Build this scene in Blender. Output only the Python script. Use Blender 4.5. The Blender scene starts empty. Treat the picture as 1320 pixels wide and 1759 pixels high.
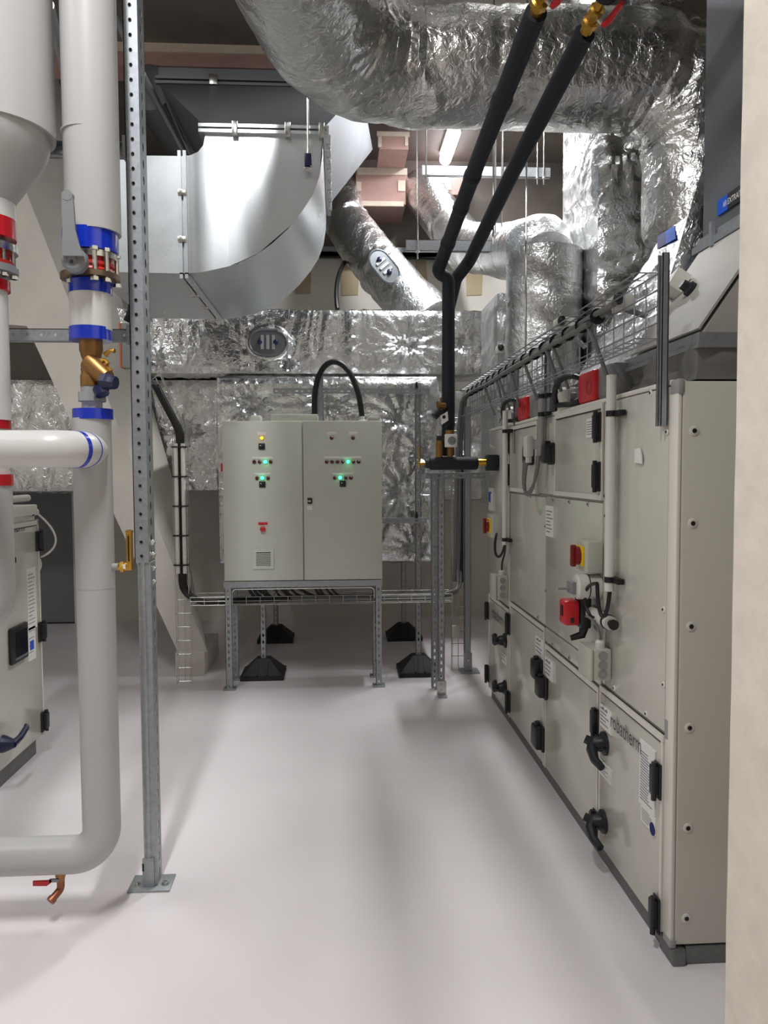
import bpy, bmesh, math, random
from mathutils import Vector, Matrix, noise
random.seed(7)
C = bpy.context.scene.collection
SC = bpy.context.scene

# ------------------------------------------------------------------ camera
F_PX = 1322.0
CAMP = Vector((0, 0, 1.6))
_ps, _th, _ro = (math.radians(a) for a in (3.46, 3.05, 0.3))
FW = Vector((math.sin(_ps)*math.cos(_th), math.cos(_ps)*math.cos(_th), -math.sin(_th)))
_r0 = Vector((math.cos(_ps), -math.sin(_ps), 0)); _u0 = _r0.cross(FW)
RT = _r0*math.cos(_ro) - _u0*math.sin(_ro)
UP = _u0*math.cos(_ro) + _r0*math.sin(_ro)
cd = bpy.data.cameras.new('camera'); cam = bpy.data.objects.new('camera', cd); C.objects.link(cam)
cd.sensor_fit = 'VERTICAL'; cd.sensor_height = 36.0; cd.lens = F_PX/1759*36.0
cd.clip_start = 0.05
cam.matrix_world = Matrix(((RT.x, UP.x, -FW.x, CAMP.x), (RT.y, UP.y, -FW.y, CAMP.y),
                           (RT.z, UP.z, -FW.z, CAMP.z), (0, 0, 0, 1)))
SC.camera = cam

def P(px, py, X=None, Y=None, Z=None):
    """point of a sight line on one of the room's real planes (X, Y or Z given in metres)"""
    d = FW + RT*((px-660)/F_PX) + UP*((879.5-py)/F_PX)
    t = X/d.x if X is not None else Y/d.y if Y is not None else (Z-1.6)/d.z
    return CAMP + d*t

# ------------------------------------------------------------------ world, lamps, exposure
w = bpy.data.worlds.new('world'); SC.world = w; w.use_nodes = True
w.node_tree.nodes['Background'].inputs[0].default_value = (0.9, 0.95, 1.0, 1)
w.node_tree.nodes['Background'].inputs[1].default_value = 0.02
SC.view_settings.view_transform = 'Standard'; SC.view_settings.look = 'None'
SC.view_settings.gamma = 1.0; SC.view_settings.use_curve_mapping = False
SC.view_settings.exposure = 0.17
LAMPS = [  # x, y, z, power (ceiling battens of the room, 1.2 m tubes)
    (-0.68, 1.15, 4.80, 112), (-1.55, 3.3, 4.80, 28), (-3.0, 1.6, 4.80, 30),
    (1.0, 5.95, 4.80, 105), (1.1, 7.65, 4.76, 10),
]
def lamp(i, x, y, z, p):
    l = bpy.data.lights.new('ceiling_lamp', 'AREA'); l.shape = 'RECTANGLE'; l.size = 0.12; l.size_y = 1.2
    l.energy = p; l.color = (0.985, 0.99, 1.0)
    o = bpy.data.objects.new('ceiling_lamp', l); C.objects.link(o); o.location = (x, y, z)
for i, a in enumerate(LAMPS): lamp(i, *a)

# ------------------------------------------------------------------ materials
def lin(c):
    return tuple(((v/255)/12.92 if v/255 <= 0.04045 else ((v/255+0.055)/1.055)**2.4) for v in c)
def mat(name, rgb, rough=0.5, metal=0.0, var=0.0, vscale=6.0, bump=0.0, bscale=60.0, emit=0.0, stretch=(1, 1, 1), rvar=0.0, coat=0.0):
    m = bpy.data.materials.new(name); m.use_nodes = True
    nt = m.node_tree; b = nt.nodes['Principled BSDF']; L = nt.links.new
    c = lin(rgb)
    b.inputs['Base Color'].default_value = (*c, 1); b.inputs['Roughness'].default_value = rough
    b.inputs['Metallic'].default_value = metal
    if coat: b.inputs['Coat Weight'].default_value = coat; b.inputs['Coat Roughness'].default_value = 0.08
    if var or bump or rvar:
        tc = nt.nodes.new('ShaderNodeTexCoord'); mp = nt.nodes.new('ShaderNodeMapping')
        mp.inputs['Scale'].default_value = stretch; L(tc.outputs['Object'], mp.inputs['Vector'])
    if var or rvar:
        n = nt.nodes.new('ShaderNodeTexNoise'); n.inputs['Scale'].default_value = vscale
        n.inputs['Detail'].default_value = 6; L(mp.outputs[0], n.inputs['Vector'])
    if var:
        r = nt.nodes.new('ShaderNodeValToRGB')
        r.color_ramp.elements[0].position = 0.3; r.color_ramp.elements[1].position = 0.7
        r.color_ramp.elements[0].color = (*[v*(1-var) for v in c], 1)
        r.color_ramp.elements[1].color = (*[min(1, v*(1+var)) for v in c], 1)
        L(n.outputs[0], r.inputs[0]); L(r.outputs[0], b.inputs['Base Color'])
    if rvar:
        q = nt.nodes.new('ShaderNodeMapRange'); q.inputs[3].default_value = rough-rvar; q.inputs[4].default_value = rough+rvar
        L(n.outputs[0], q.inputs[0]); L(q.outputs[0], b.inputs['Roughness'])
    if bump:
        n2 = nt.nodes.new('ShaderNodeTexNoise'); n2.inputs['Scale'].default_value = bscale; n2.inputs['Detail'].default_value = 5
        L(mp.outputs[0], n2.inputs['Vector'])
        bp = nt.nodes.new('ShaderNodeBump'); bp.inputs['Strength'].default_value = bump; bp.inputs['Distance'].default_value = 0.01
        L(n2.outputs[0], bp.inputs['Height']); L(bp.outputs[0], b.inputs['Normal'])
    if emit:
        b.inputs['Emission Color'].default_value = (*c, 1); b.inputs['Emission Strength'].default_value = emit
    return m
def foil_mat(name, rgb=(224, 225, 225), rough=0.24, s=1.0, bump=0.5, st=(1, 1, 1)):
    m = mat(name, rgb, rough, 1.0); nt = m.node_tree; L = nt.links.new; b = nt.nodes['Principled BSDF']
    tc = nt.nodes.new('ShaderNodeTexCoord'); mp = nt.nodes.new('ShaderNodeMapping'); mp.inputs['Scale'].default_value = st
    L(tc.outputs['Object'], mp.inputs['Vector'])
    def nz(sc, det, dist, typ='FBM'):
        n = nt.nodes.new('ShaderNodeTexNoise'); n.inputs['Scale'].default_value = sc; n.inputs['Detail'].default_value = det
        n.inputs['Distortion'].default_value = dist; n.noise_type = typ; L(mp.outputs[0], n.inputs['Vector']); return n
    a, c = nz(7*s, 4, 1.2, 'RIDGED_MULTIFRACTAL'), nz(26*s, 3, 0.8)
    q = nt.nodes.new('ShaderNodeMath'); q.operation = 'MULTIPLY_ADD'; L(c.outputs[0], q.inputs[0]); q.inputs[1].default_value = 0.55; L(a.outputs[0], q.inputs[2])
    bp = nt.nodes.new('ShaderNodeBump'); bp.inputs['Strength'].default_value = bump; bp.inputs['Distance'].default_value = 0.014/s
    vo = nt.nodes.new('ShaderNodeTexVoronoi'); vo.inputs['Scale'].default_value = 13*s
    wv = nt.nodes.new('ShaderNodeVectorMath'); wv.operation = 'MULTIPLY_ADD'; L(c.outputs['Color'], wv.inputs[0]); wv.inputs[1].default_value = (0.12, 0.12, 0.12); L(mp.outputs[0], wv.inputs[2]); L(wv.outputs[0], vo.inputs['Vector'])
    q2 = nt.nodes.new('ShaderNodeMath'); q2.operation = 'MULTIPLY_ADD'; L(vo.outputs['Distance'], q2.inputs[0]); q2.inputs[1].default_value = 0.7; L(q.outputs[0], q2.inputs[2])
    L(q2.outputs[0], bp.inputs['Height']); L(bp.outputs[0], b.inputs['Normal'])
    v = nz(2.2, 3, 0.5); r = nt.nodes.new('ShaderNodeMapRange'); r.inputs[3].default_value = rough-0.10; r.inputs[4].default_value = rough+0.14
    L(v.outputs[0], r.inputs[0]); L(r.outputs[0], b.inputs['Roughness'])
    return m
def galv_mat(name, rgb, rough, sp=0.10):
    m = mat(name, rgb, rough, 0.7); nt = m.node_tree; L = nt.links.new; b = nt.nodes['Principled BSDF']
    tc = nt.nodes.new('ShaderNodeTexCoord')
    v = nt.nodes.new('ShaderNodeTexVoronoi'); v.inputs['Scale'].default_value = 70; L(tc.outputs['Object'], v.inputs['Vector'])
    r = nt.nodes.new('ShaderNodeValToRGB'); c = lin(rgb)
    r.color_ramp.elements[0].color = (*[x*(1-sp) for x in c], 1); r.color_ramp.elements[1].color = (*[min(1, x*(1+sp)) for x in c], 1)
    L(v.outputs['Color'], r.inputs[0]); L(r.outputs[0], b.inputs['Base Color'])
    n = nt.nodes.new('ShaderNodeTexNoise'); n.inputs['Scale'].default_value = 3; n.inputs['Detail'].default_value = 5; L(tc.outputs['Object'], n.inputs['Vector'])
    q = nt.nodes.new('ShaderNodeMapRange'); q.inputs[3].default_value = rough-0.07; q.inputs[4].default_value = rough+0.08
    L(n.outputs[0], q.inputs[0]); L(q.outputs[0], b.inputs['Roughness'])
    return m
M = dict(
    floor=mat('epoxy_floor', (222, 216, 217), 0.24, var=0.035, vscale=1.6, bump=0.05, bscale=7, rvar=0.06),
    wall=mat('cream_wall', (208, 203, 194), 0.7, var=0.05, vscale=4, bump=0.12, bscale=40),
    wallwarm=mat('plastered_pillar', (226, 217, 204), 0.7, var=0.07, vscale=11, bump=0.35, bscale=22),
    concrete=mat('dark_concrete', (120, 112, 104), 0.85, var=0.18, vscale=3, bump=0.3, bscale=20),
    ceil=mat('ceiling_concrete', (112, 104, 96), 0.85, var=0.15, vscale=2, bump=0.3, bscale=18),
    pink=mat('pink_fire_board', (178, 144, 136), 0.8, var=0.08, vscale=8),
    plaster=mat('joint_plaster', (214, 200, 184), 0.8, var=0.06, vscale=20),
    tan=mat('tan_patch', (176, 160, 132), 0.8, var=0.05),
    pipe=mat('grey_pvc_jacket', (176, 175, 173), 0.36, var=0.02, vscale=3),
    letter=mat('dark_lettering', (62, 64, 68), 0.5), cone=mat('pale_lagging', (176, 173, 166), 0.55, bump=0.15, bscale=14),
    pipew=mat('white_pvc_jacket', (204, 203, 200), 0.34),
    blue=mat('blue_tape', (12, 46, 176), 0.16, coat=0.5), red=mat('red_tape', (178, 22, 34), 0.18),
    redv=mat('red_valve_body', (190, 40, 32), 0.4), greyv=mat('grey_valve_metal', (138, 140, 143), 0.45, 0.3),
    bronze=mat('bronze', (150, 112, 66), 0.4, 0.75, var=0.12, vscale=14), brass=mat('brass', (190, 146, 60), 0.3, 0.9),
    navy=mat('navy_plastic', (24, 30, 66), 0.35), steel=mat('bright_steel', (205, 205, 200), 0.25, 1.0),
    ironring=mat('zinc_yellow_flange', (120, 104, 84), 0.4, 0.8, var=0.15, vscale=20),
    galv=galv_mat('galvanised_strut', (162, 166, 170), 0.5),
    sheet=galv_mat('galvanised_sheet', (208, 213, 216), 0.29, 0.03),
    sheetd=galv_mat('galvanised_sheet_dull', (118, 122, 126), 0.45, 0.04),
    foil=foil_mat('aluminium_foil'), foilb=foil_mat('aluminium_foil_duct', (212, 211, 208), 0.28, 1.0, 0.6),
    foilf=foil_mat('aluminium_foil_fine', (224, 225, 225), 0.29, 1.4, 0.6),
    ahu=mat('coated_panel', (200, 197, 186), 0.2, var=0.012, vscale=2, coat=0.3),
    ahuw=mat('white_profile', (222, 218, 208), 0.3),
    ahug=mat('grey_corner_piece', (150, 150, 150), 0.5), plinth=galv_mat('plinth_steel', (120, 122, 120), 0.5),
    canvas=mat('grey_canvas', (120, 118, 114), 0.5, bump=0.2, bscale=9),
    cab=mat('cabinet_grey', (196, 199, 188), 0.42, var=0.01), black=mat('black_plastic', (26, 28, 32), 0.4),
    rubber=mat('black_rubber', (22, 22, 24), 0.6, bump=0.2, bscale=40), insul=mat('black_foam_insulation', (20, 23, 32), 0.62, bump=0.08, bscale=60),
    cable=mat('black_cable', (20, 20, 22), 0.45), gcable=mat('grey_cable', (112, 112, 110), 0.5),
    pvc=mat('pale_conduit', (214, 212, 204), 0.35), box=mat('junction_grey', (188, 190, 176), 0.45),
    white=mat('white_label', (232, 230, 226), 0.5), print_=mat('grey_print', (120, 122, 128), 0.6),
    redp=mat('red_plastic', (200, 30, 40), 0.35), yellow=mat('yellow_plastic', (232, 190, 20), 0.4),
    dred=mat('dark_red_knob', (120, 24, 22), 0.35), lampoff=mat('dark_red_lens', (92, 26, 26), 0.25),
    green=mat('green_lamp', (40, 255, 150), 0.3, emit=9.0), orange=mat('orange_lamp', (255, 150, 20), 0.3, emit=3.5),
    tube=mat('lit_tube', (235, 240, 255), 0.3, emit=14.0), lblue=mat('sky_blue_label', (26, 84, 196), 0.8),
    dblue=mat('dark_blue_label', (26, 32, 100), 0.8), lblack=mat('black_label', (24, 22, 30), 0.4),
    screen=mat('dark_screen', (20, 24, 36), 0.12), door=mat('grey_door', (112, 116, 120), 0.45),
    orangeb=mat('orange_strip', (220, 110, 60), 0.5), copper=mat('copper_brown', (150, 96, 74), 0.4, 0.8), tie=mat('cable_tie_black', (16, 16, 18), 0.5),
)

# ------------------------------------------------------------------ mesh builders
V = Vector
def perp(d):
    a = V((0, 0, 1)) if abs(d.z) < 0.9 else V((1, 0, 0))
    u = d.cross(a).normalized(); return u, d.cross(u).normalized()
class MB:
    def __init__(s): s.v = []; s.f = []
    def add(s, vs, fs):
        o = len(s.v); s.v += [tuple(p) for p in vs]; s.f += [tuple(i+o for i in f) for f in fs]; return s
    def hexa(s, p):   # bottom 4 ccw, top 4 ccw
        return s.add(p, [(3, 2, 1, 0), (4, 5, 6, 7), (0, 1, 5, 4), (1, 2, 6, 5), (2, 3, 7, 6), (3, 0, 4, 7)])
    def box(s, x0, x1, y0, y1, z0, z1, b=0.0):
        x0, x1 = sorted((x0, x1)); y0, y1 = sorted((y0, y1)); z0, z1 = sorted((z0, z1))
        if b <= 0:
            return s.hexa([(x0, y0, z0), (x1, y0, z0), (x1, y1, z0), (x0, y1, z0), (x0, y0, z1), (x1, y0, z1), (x1, y1, z1), (x0, y1, z1)])
        b = min(b, (x1-x0)/2.1, (y1-y0)/2.1, (z1-z0)/2.1)
        bm = bmesh.new(); r = bmesh.ops.create_cube(bm, size=1)
        for v in bm.verts: v.co = V(((x0+x1)/2+v.co.x*(x1-x0), (y0+y1)/2+v.co.y*(y1-y0), (z0+z1)/2+v.co.z*(z1-z0)))
        bmesh.ops.bevel(bm, geom=bm.edges[:], offset=b, segments=2, affect='EDGES', profile=0.5)
        s.frombm(bm); return s
    def frombm(s, bm):
        bm.verts.index_update(); s.add([v.co.copy() for v in bm.verts], [[v.index for v in f.verts] for f in bm.faces]); bm.free()
    def tube(s, pts, r, n=12, caps=True):
        pts = [V(p) for p in pts]; k = len(pts); rs = r if isinstance(r, (list, tuple)) else [r]*k
        t = []
        for i in range(k):
            d = pts[min(i+1, k-1)] - pts[max(i-1, 0)]; t.append(d.normalized())
        u, w_ = perp(t[0]); vs = []
        for i in range(k):
            if i:
                u = u - t[i]*u.dot(t[i]); u.normalize()
            w_ = t[i].cross(u)
            for j in range(n):
                a = 2*math.pi*j/n; vs.append(pts[i] + (u*math.cos(a)+w_*math.sin(a))*rs[i])
        fs = [(i*n+j, i*n+(j+1) % n, (i+1)*n+(j+1) % n, (i+1)*n+j) for i in range(k-1) for j in range(n)]
        if caps: fs += [tuple(reversed(range(n))), tuple(range((k-1)*n, k*n))]
        return s.add(vs, fs)
    def cyl(s, a, b, r, r2=None, n=20): return s.tube([a, b], [r, r if r2 is None else r2], n)
    def lathe(s, o, d, prof, n=28):   # prof: (along, radius)
        o = V(o); d = V(d).normalized(); u, w_ = perp(d); vs = []
        for (h, r) in prof:
            for j in range(n):
                a = 2*math.pi*j/n; vs.append(o + d*h + (u*math.cos(a)+w_*math.sin(a))*max(r, 1e-4))
        k = len(prof)
        fs = [(i*n+j, i*n+(j+1) % n, (i+1)*n+(j+1) % n, (i+1)*n+j) for i in range(k-1) for j in range(n)]
        fs += [tuple(reversed(range(n))), tuple(range((k-1)*n, k*n))]
        return s.add(vs, fs)
    def prism(s, poly, d):   # poly: 3d points, extruded by vector d
        d = V(d); n = len(poly); vs = [V(p) for p in poly] + [V(p)+d for p in poly]
        fs = [tuple(reversed(range(n))), tuple(range(n, 2*n))] + [(i, (i+1) % n, n+(i+1) % n, n+i) for i in range(n)]
        return s.add(vs, fs)
    def slab(s, o, u, v, t, n_):  # parallelogram plate: origin, two edges, thickness along n_
        o, u, v, n_ = V(o), V(u), V(v), V(n_).normalized()*t
        return s.hexa([o, o+u, o+u+v, o+v, o+n_, o+u+n_, o+u+v+n_, o+v+n_])
    def holes(s, o, u, v, w_, l, pitch, hw, hh, t=0.003, rnd=True):
        """perforated strip: width w_ along u, length l along v, centred holes"""
        o, u, v = V(o), V(u).normalized(), V(v).normalized(); nn = u.cross(v)
        k = max(1, int(l/pitch)); pitch = l/k; vs = []; fs = []
        A = [(-1, -1), (0, -1), (1, -1), (1, 0), (1, 1), (0, 1), (-1, 1), (-1, 0)]
        for i in range(k):
            c = o + v*(pitch*(i+0.5)); b0 = len(vs)
            for (a, b) in A: vs.append(c + u*(a*w_/2) + v*(b*pitch/2))
            for q, (a, b) in enumerate(A):
                g = 0.7071 if (rnd and a and b) else 1.0
                vs.append(c + u*(a*hw*g) + v*(b*hh*g))
            for q in range(8): vs.append(vs[b0+8+q] - nn*t)
            for q in range(8):
                r = (q+1) % 8
                fs.append((b0+q, b0+r, b0+8+r, b0+8+q)); fs.append((b0+8+q, b0+8+r, b0+16+r, b0+16+q))
        return s.add(vs, fs)
ROOT = {}
def obj(name, mb, m, parent=None, kind=None, label=None, ang=35):
    me = bpy.data.meshes.new(name)
    off = ROOT[parent.name] if parent else V((0, 0, 0))
    vs = [(p[0]-off.x, p[1]-off.y, p[2]-off.z) for p in mb.v]
    me.from_pydata(vs, [], mb.f); me.update()
    bm = bmesh.new(); bm.from_mesh(me); bmesh.ops.recalc_face_normals(bm, faces=bm.faces[:]); bm.to_mesh(me); bm.free()
    me.shade_smooth(); me.set_sharp_from_angle(angle=math.radians(ang))
    me.materials.append(M[m] if isinstance(m, str) else m)
    o = bpy.data.objects.new(name, me); C.objects.link(o)
    if parent: o.parent = parent
    ROOT[o.name] = off
    if kind: o['kind'] = kind
    if label: o['label'] = label
    return o
def thing(name, label, cat, loc, group=None):
    o = bpy.data.objects.new(name, None); C.objects.link(o); o.location = loc; o.empty_display_size = 0.05
    o['label'] = label; o['category'] = cat
    if group: o['group'] = group
    ROOT[o.name] = V(loc); return o
def solo(name, mb, m, label, cat, group=None, kind=None):
    xs = [p[0] for p in mb.v]; ys = [p[1] for p in mb.v]; zs = [p[2] for p in mb.v]
    c = V(((min(xs)+max(xs))/2, (min(ys)+max(ys))/2, min(zs)))
    mb.v = [(p[0]-c.x, p[1]-c.y, p[2]-c.z) for p in mb.v]
    o = obj(name, mb, m); o.location = c; ROOT[o.name] = c
    o['label'] = label; o['category'] = cat
    if group: o['group'] = group
    if kind: o['kind'] = kind
    return o
def dup(root, delta, label=None, group=None):
    r = root.copy(); C.objects.link(r); r.location = root.location + V(delta); ROOT[r.name] = ROOT[root.name] + V(delta)
    if label: r['label'] = label
    if group: r['group'] = group
    for ch in list(root.children):
        c = ch.copy(); C.objects.link(c); c.parent = r; ROOT[c.name] = ROOT[r.name]
        for g in list(ch.children):
            d = g.copy(); C.objects.link(d); d.parent = c; ROOT[d.name] = ROOT[r.name]
    return r
def struct(name, mb, m): return obj(name, mb, m, kind='structure')
def fillet(pts, r, n=8):
    pts = [V(p) for p in pts]; out = [pts[0]]
    rr = r if isinstance(r, (list, tuple)) else [r]*len(pts)
    for i in range(1, len(pts)-1):
        a, b, c = pts[i-1], pts[i], pts[i+1]; d1 = (a-b).normalized(); d2 = (c-b).normalized()
        ang = d1.angle(d2)
        if ang > 3.10: out.append(b); continue
        t = min(rr[i]/math.tan(ang/2), (a-b).length*0.499, (c-b).length*0.499)
        p, q = b+d1*t, b+d2*t
        rad = t*math.tan(ang/2); ctr = b + (d1+d2).normalized()*(rad/math.sin(ang/2))
        e1, e2 = p-ctr, q-ctr
        if e1.length < 1e-6: out.append(b); continue
        th = e1.angle(e2)
        if th < 1e-4: out.append(b); continue
        for k in range(n+1):
            f = k/n; out.append(ctr + (e1*math.sin((1-f)*th)+e2*math.sin(f*th))/math.sin(th))
    out.append(pts[-1]); return out
def bez(a, b, c, d, n=14):
    a, b, c, d = V(a), V(b), V(c), V(d)
    return [a*(1-t)**3+b*3*t*(1-t)**2+c*3*t*t*(1-t)+d*t**3 for t in (i/n for i in range(n+1))]
def resample(pts, step):
    out = [V(pts[0])]
    for a, b in zip(pts, pts[1:]):
        a, b = V(a), V(b); L = (b-a).length; k = max(1, round(L/step))
        for i in range(1, k+1): out.append(a.lerp(b, i/k))
    return out
def text(name, s, m, origin, xdir, ydir, width, height, parent):
    cu = bpy.data.curves.new('lettering_curve', 'FONT'); cu.body = s; cu.size = 1.0; cu.extrude = 0.0; cu.resolution_u = 3
    t = bpy.data.objects.new('lettering_tmp', cu); C.objects.link(t)
    dg = bpy.context.evaluated_depsgraph_get(); me = bpy.data.meshes.new_from_object(t.evaluated_get(dg))
    bpy.data.objects.remove(t); bpy.data.curves.remove(cu)
    xs = [v.co.x for v in me.vertices]; ys = [v.co.y for v in me.vertices]
    sx = width/(max(xs)-min(xs)); sy = height/(max(ys)-min(ys)); x0, y0 = min(xs), min(ys)
    xd, yd = V(xdir).normalized(), V(ydir).normalized(); o0 = V(origin); off = ROOT[parent.name]
    for v in me.vertices: v.co = o0 + xd*((v.co.x-x0)*sx) + yd*((v.co.y-y0)*sy) - off
    me.materials.append(M[m]); o = bpy.data.objects.new(name, me); C.objects.link(o); o.parent = parent; ROOT[o.name] = off
    return o

# crinkled foil surfaces -------------------------------------------------
def wrinkle(u, v, seed, along=0, amp=1.0):
    a, b = (u, v) if along == 0 else (v, u)
    q = noise.noise(V((a*1.7, b*1.7, seed)))*0.5
    h = 0.010*(1-abs(noise.noise(V((a*8+q*3, b*1.1+q*1.5, seed+5))))*2)
    h += 0.005*(1-abs(noise.noise(V((a*19+q*5, b*4+q*3, seed+9))))*2)
    h += 0.010*noise.noise(V((a*2.5, b*1.8, seed+3)))
    return h*amp*1.35
def foil_face(mb, o, u, v, nrm, seed, step=0.03, amp=1.0, stars=(), along=0, edge=0.05):
    o, u, v, nrm = V(o), V(u), V(v), V(nrm); lu, lv = u.length, v.length
    nu, nv = max(2, int(lu/step)), max(2, int(lv/step)); vs = []
    for j in range(nv+1):
        for i in range(nu+1):
            a, b = lu*i/nu, lv*j/nv
            e = min(a, lu-a, b, lv-b)/edge; e = max(0, min(1, e)); e = e*e*(3-2*e)
            h = wrinkle(a, b, seed, along, amp)
            for (sx, sy, R) in stars:
                dx, dy = a-sx, b-sy; r = math.hypot(dx, dy)
                if r < R*1.4:
                    th = math.atan2(dy, dx); k = math.exp(-(r/R)**2*1.6)
                    h = h*(1-0.75*k) + k*(0.030*abs(math.sin(th*6+noise.noise(V((th*1.5, seed, 0)))*2))*min(1, r/(R*0.25)) - 0.05*math.exp(-(r/(R*0.25))**2))
            vs.append(o + u*(i/nu) + v*(j/nv) + nrm*(h*e))
    mb.add(vs, [(j*(nu+1)+i, j*(nu+1)+i+1, (j+1)*(nu+1)+i+1, (j+1)*(nu+1)+i) for j in range(nv) for i in range(nu)])
def foil_box(mb, x0, x1, y0, y1, z0, z1, seed, faces='FLRBT', step=0.03, amp=1.0, stars=(), along=0):
    if 'F' in faces: foil_face(mb, (x0, y0, z0), (x1-x0, 0, 0), (0, 0, z1-z0), (0, -1, 0), seed, step, amp, stars, along)
    if 'K' in faces: foil_face(mb, (x0, y1, z0), (x1-x0, 0, 0), (0, 0, z1-z0), (0, 1, 0), seed+6, 0.15, amp)
    if 'L' in faces: foil_face(mb, (x0, y0, z0), (0, y1-y0, 0), (0, 0, z1-z0), (-1, 0, 0), seed+1, step, amp, along=along)
    if 'R' in faces: foil_face(mb, (x1, y0, z0), (0, y1-y0, 0), (0, 0, z1-z0), (1, 0, 0), seed+2, step*2, amp)
    if 'B' in faces: foil_face(mb, (x0, y0, z0), (x1-x0, 0, 0), (0, y1-y0, 0), (0, 0, -1), seed+3, step*1.5, amp)
    if 'T' in faces: foil_face(mb, (x0, y0, z1), (x1-x0, 0, 0), (0, y1-y0, 0), (0, 0, 1), seed+4, step*1.5, amp)
def foil_tube(mb, pts, r, seed, n=56, step=0.03, amp=1.0, seam=0.0):
    pts = resample(pts, step); k = len(pts); t = [(pts[min(i+1, k-1)]-pts[max(i-1, 0)]).normalized() for i in range(k)]
    u, _ = perp(t[0]); s = 0; vs = []; rs = r if callable(r) else (lambda f: r)
    for i in range(k):
        if i: s += (pts[i]-pts[i-1]).length; u = (u - t[i]*u.dot(t[i])).normalized()
        w_ = t[i].cross(u); curv = (t[min(i+2, k-1)]-t[max(i-2, 0)]).length/(4*step)
        for j in range(n):
            a = 2*math.pi*j/n; d = u*math.cos(a)+w_*math.sin(a); R = rs(i/(k-1))
            c1, c2 = math.cos(a)*R, math.sin(a)*R
            q = noise.noise(V((s*2, c1*3, c2*3+seed)))
            h = 0.010*(1-2*abs(noise.noise(V((s*7+q*2, c1*2.5+seed, c2*2.5)))))*(0.5+min(2.0, curv*0.9))
            h += 0.004*(1-2*abs(noise.noise(V((s*20+q*3, c1*4+seed, c2*4)))))
            h += 0.014*noise.noise(V((s*2.2+seed, c1*3, c2*3)))
            if seam:
                ph = (s/seam) % 1.0; h -= 0.012*math.exp(-((min(ph, 1-ph)*seam)/0.03)**2)
            vs.append(pts[i] + d*(R+h*amp))
    fs = [(i*n+j, i*n+(j+1) % n, (i+1)*n+(j+1) % n, (i+1)*n+j) for i in range(k-1) for j in range(n)]
    fs += [tuple(reversed(range(n))), tuple(range((k-1)*n, k*n))]
    mb.add(vs, fs)
def wires(mb, o, D, A, B, L, w_, h, nl, hl, cross=0.1, r=0.0026, n=5):
    """basket tray: runs along D for L; base spans A*w_, sides rise B*h at both edges"""
    o, D, A, B = V(o), V(D).normalized(), V(A).normalized(), V(B).normalized()
    pos = [A*(w_*i/(nl-1)) for i in range(nl)] + [B*(h*(i+1)/hl) for i in range(hl)] + [A*w_+B*(h*(i+1)/hl) for i in range(hl)]
    for p in pos: mb.tube([o+p, o+p+D*L], r, n)
    k = int(L/cross)
    for i in range(k+1):
        q = o + D*(L*i/k)
        mb.tube([q+B*h, q, q+A*w_, q+A*w_+B*h], r, n)
def ngon_y(cx, y, cz, r, n=16):
    return [(cx+r*math.cos(2*math.pi*i/n), y, cz+r*math.sin(2*math.pi*i/n)) for i in range(n)]

def bundle(name, label, cat, items, m, part='cable', n=8):
    """items: (path, radius): one thing whose single cables are parts"""
    p0 = V(items[0][0][-1]); t = thing(name, label, cat, p0)
    for pth, r in items: obj(part, MB().tube(pth, r, n), m, t)
    return t

# ================================================================== SETTING
struct('floor', MB().box(-4.6, 3.6, -4.2, 8.7, -0.1, 0.0), 'floor')
struct('ceiling', MB().box(-4.6, 3.6, -4.2, 8.7, 4.9, 5.05), 'ceil')
struct('wall_back', MB().box(-4.6, 3.6, 8.35, 8.6, 0, 3.92), 'wall')
struct('wall_back', MB().box(-4.6, 3.6, 8.35, 8.6, 3.92, 4.9), 'concrete')
struct('wall_left', MB().box(-4.6, -4.4, -4.2, 8.35, 0, 4.9), 'wall')
struct('wall_right', MB().box(3.3, 3.5, -4.2, 8.35, 0, 4.9), 'wall')
struct('wall_front', MB().box(-4.4, 3.3, -4.2, -4.0, 0, 4.9), 'wall')
# near right wall end with a slightly chipped vertical edge
b = MB(); zs = [i*0.07 for i in range(71)]
for z0, z1 in zip(zs, zs[1:]):
    e0 = 0.004*noise.noise(V((0, 3, z0*5))); e1 = 0.004*noise.noise(V((0, 3, z1*5)))
    b.hexa([(0.935, -4, z0), (3.3, -4, z0), (3.3, 1.76+e0, z0), (0.935, 1.76+e0, z0), (0.935, -4, z1), (3.3, -4, z1), (3.3, 1.76+e1, z1), (0.935, 1.76+e1, z1)])
struct('wall_near_right', b, 'wallwarm')

# raking concrete frame on the left
YF, YB = 6.05, 6.75
def ext(a, b, z): t = (z-a.z)/(b.z-a.z); return a + (b-a)*t
l1a, l1b = P(57, 360, Y=YF), P(348, 1099, Y=YF); l2a, l2b = P(46, 560, Y=YF), P(287, 1080, Y=YF)
l3a, l3b = P(105, 153, Y=YB), P(299, 830, Y=YB)
fl_ = P(-260, 520, Y=YF)
f = [ext(l2a, l2b, 0.19), ext(l1a, l1b, 0.19), ext(l1a, l1b, 4.9), V((fl_.x-1.0, YF, 4.9)), V((fl_.x-1.0, YF, fl_.z)), l2a.copy()]
t3 = ext(l3a, l3b, 4.9); v3 = V((l3b.x, YB, 0.19)); q2 = V((f[0].x, YB, 0.19)); q2t = V((f[3].x, YB, 4.9)); q3 = V((f[4].x, YB, f[4].z)); q4 = V((f[5].x, YB, f[5].z))
b = MB(); l1m = l1a.lerp(l1b, (l3b.z-l1a.z)/(l1b.z-l1a.z))
vs = [f[0], f[1], l1m, f[2], f[3], f[4], f[5], q2, v3, l3b, t3, q2t, q3, q4]
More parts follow.
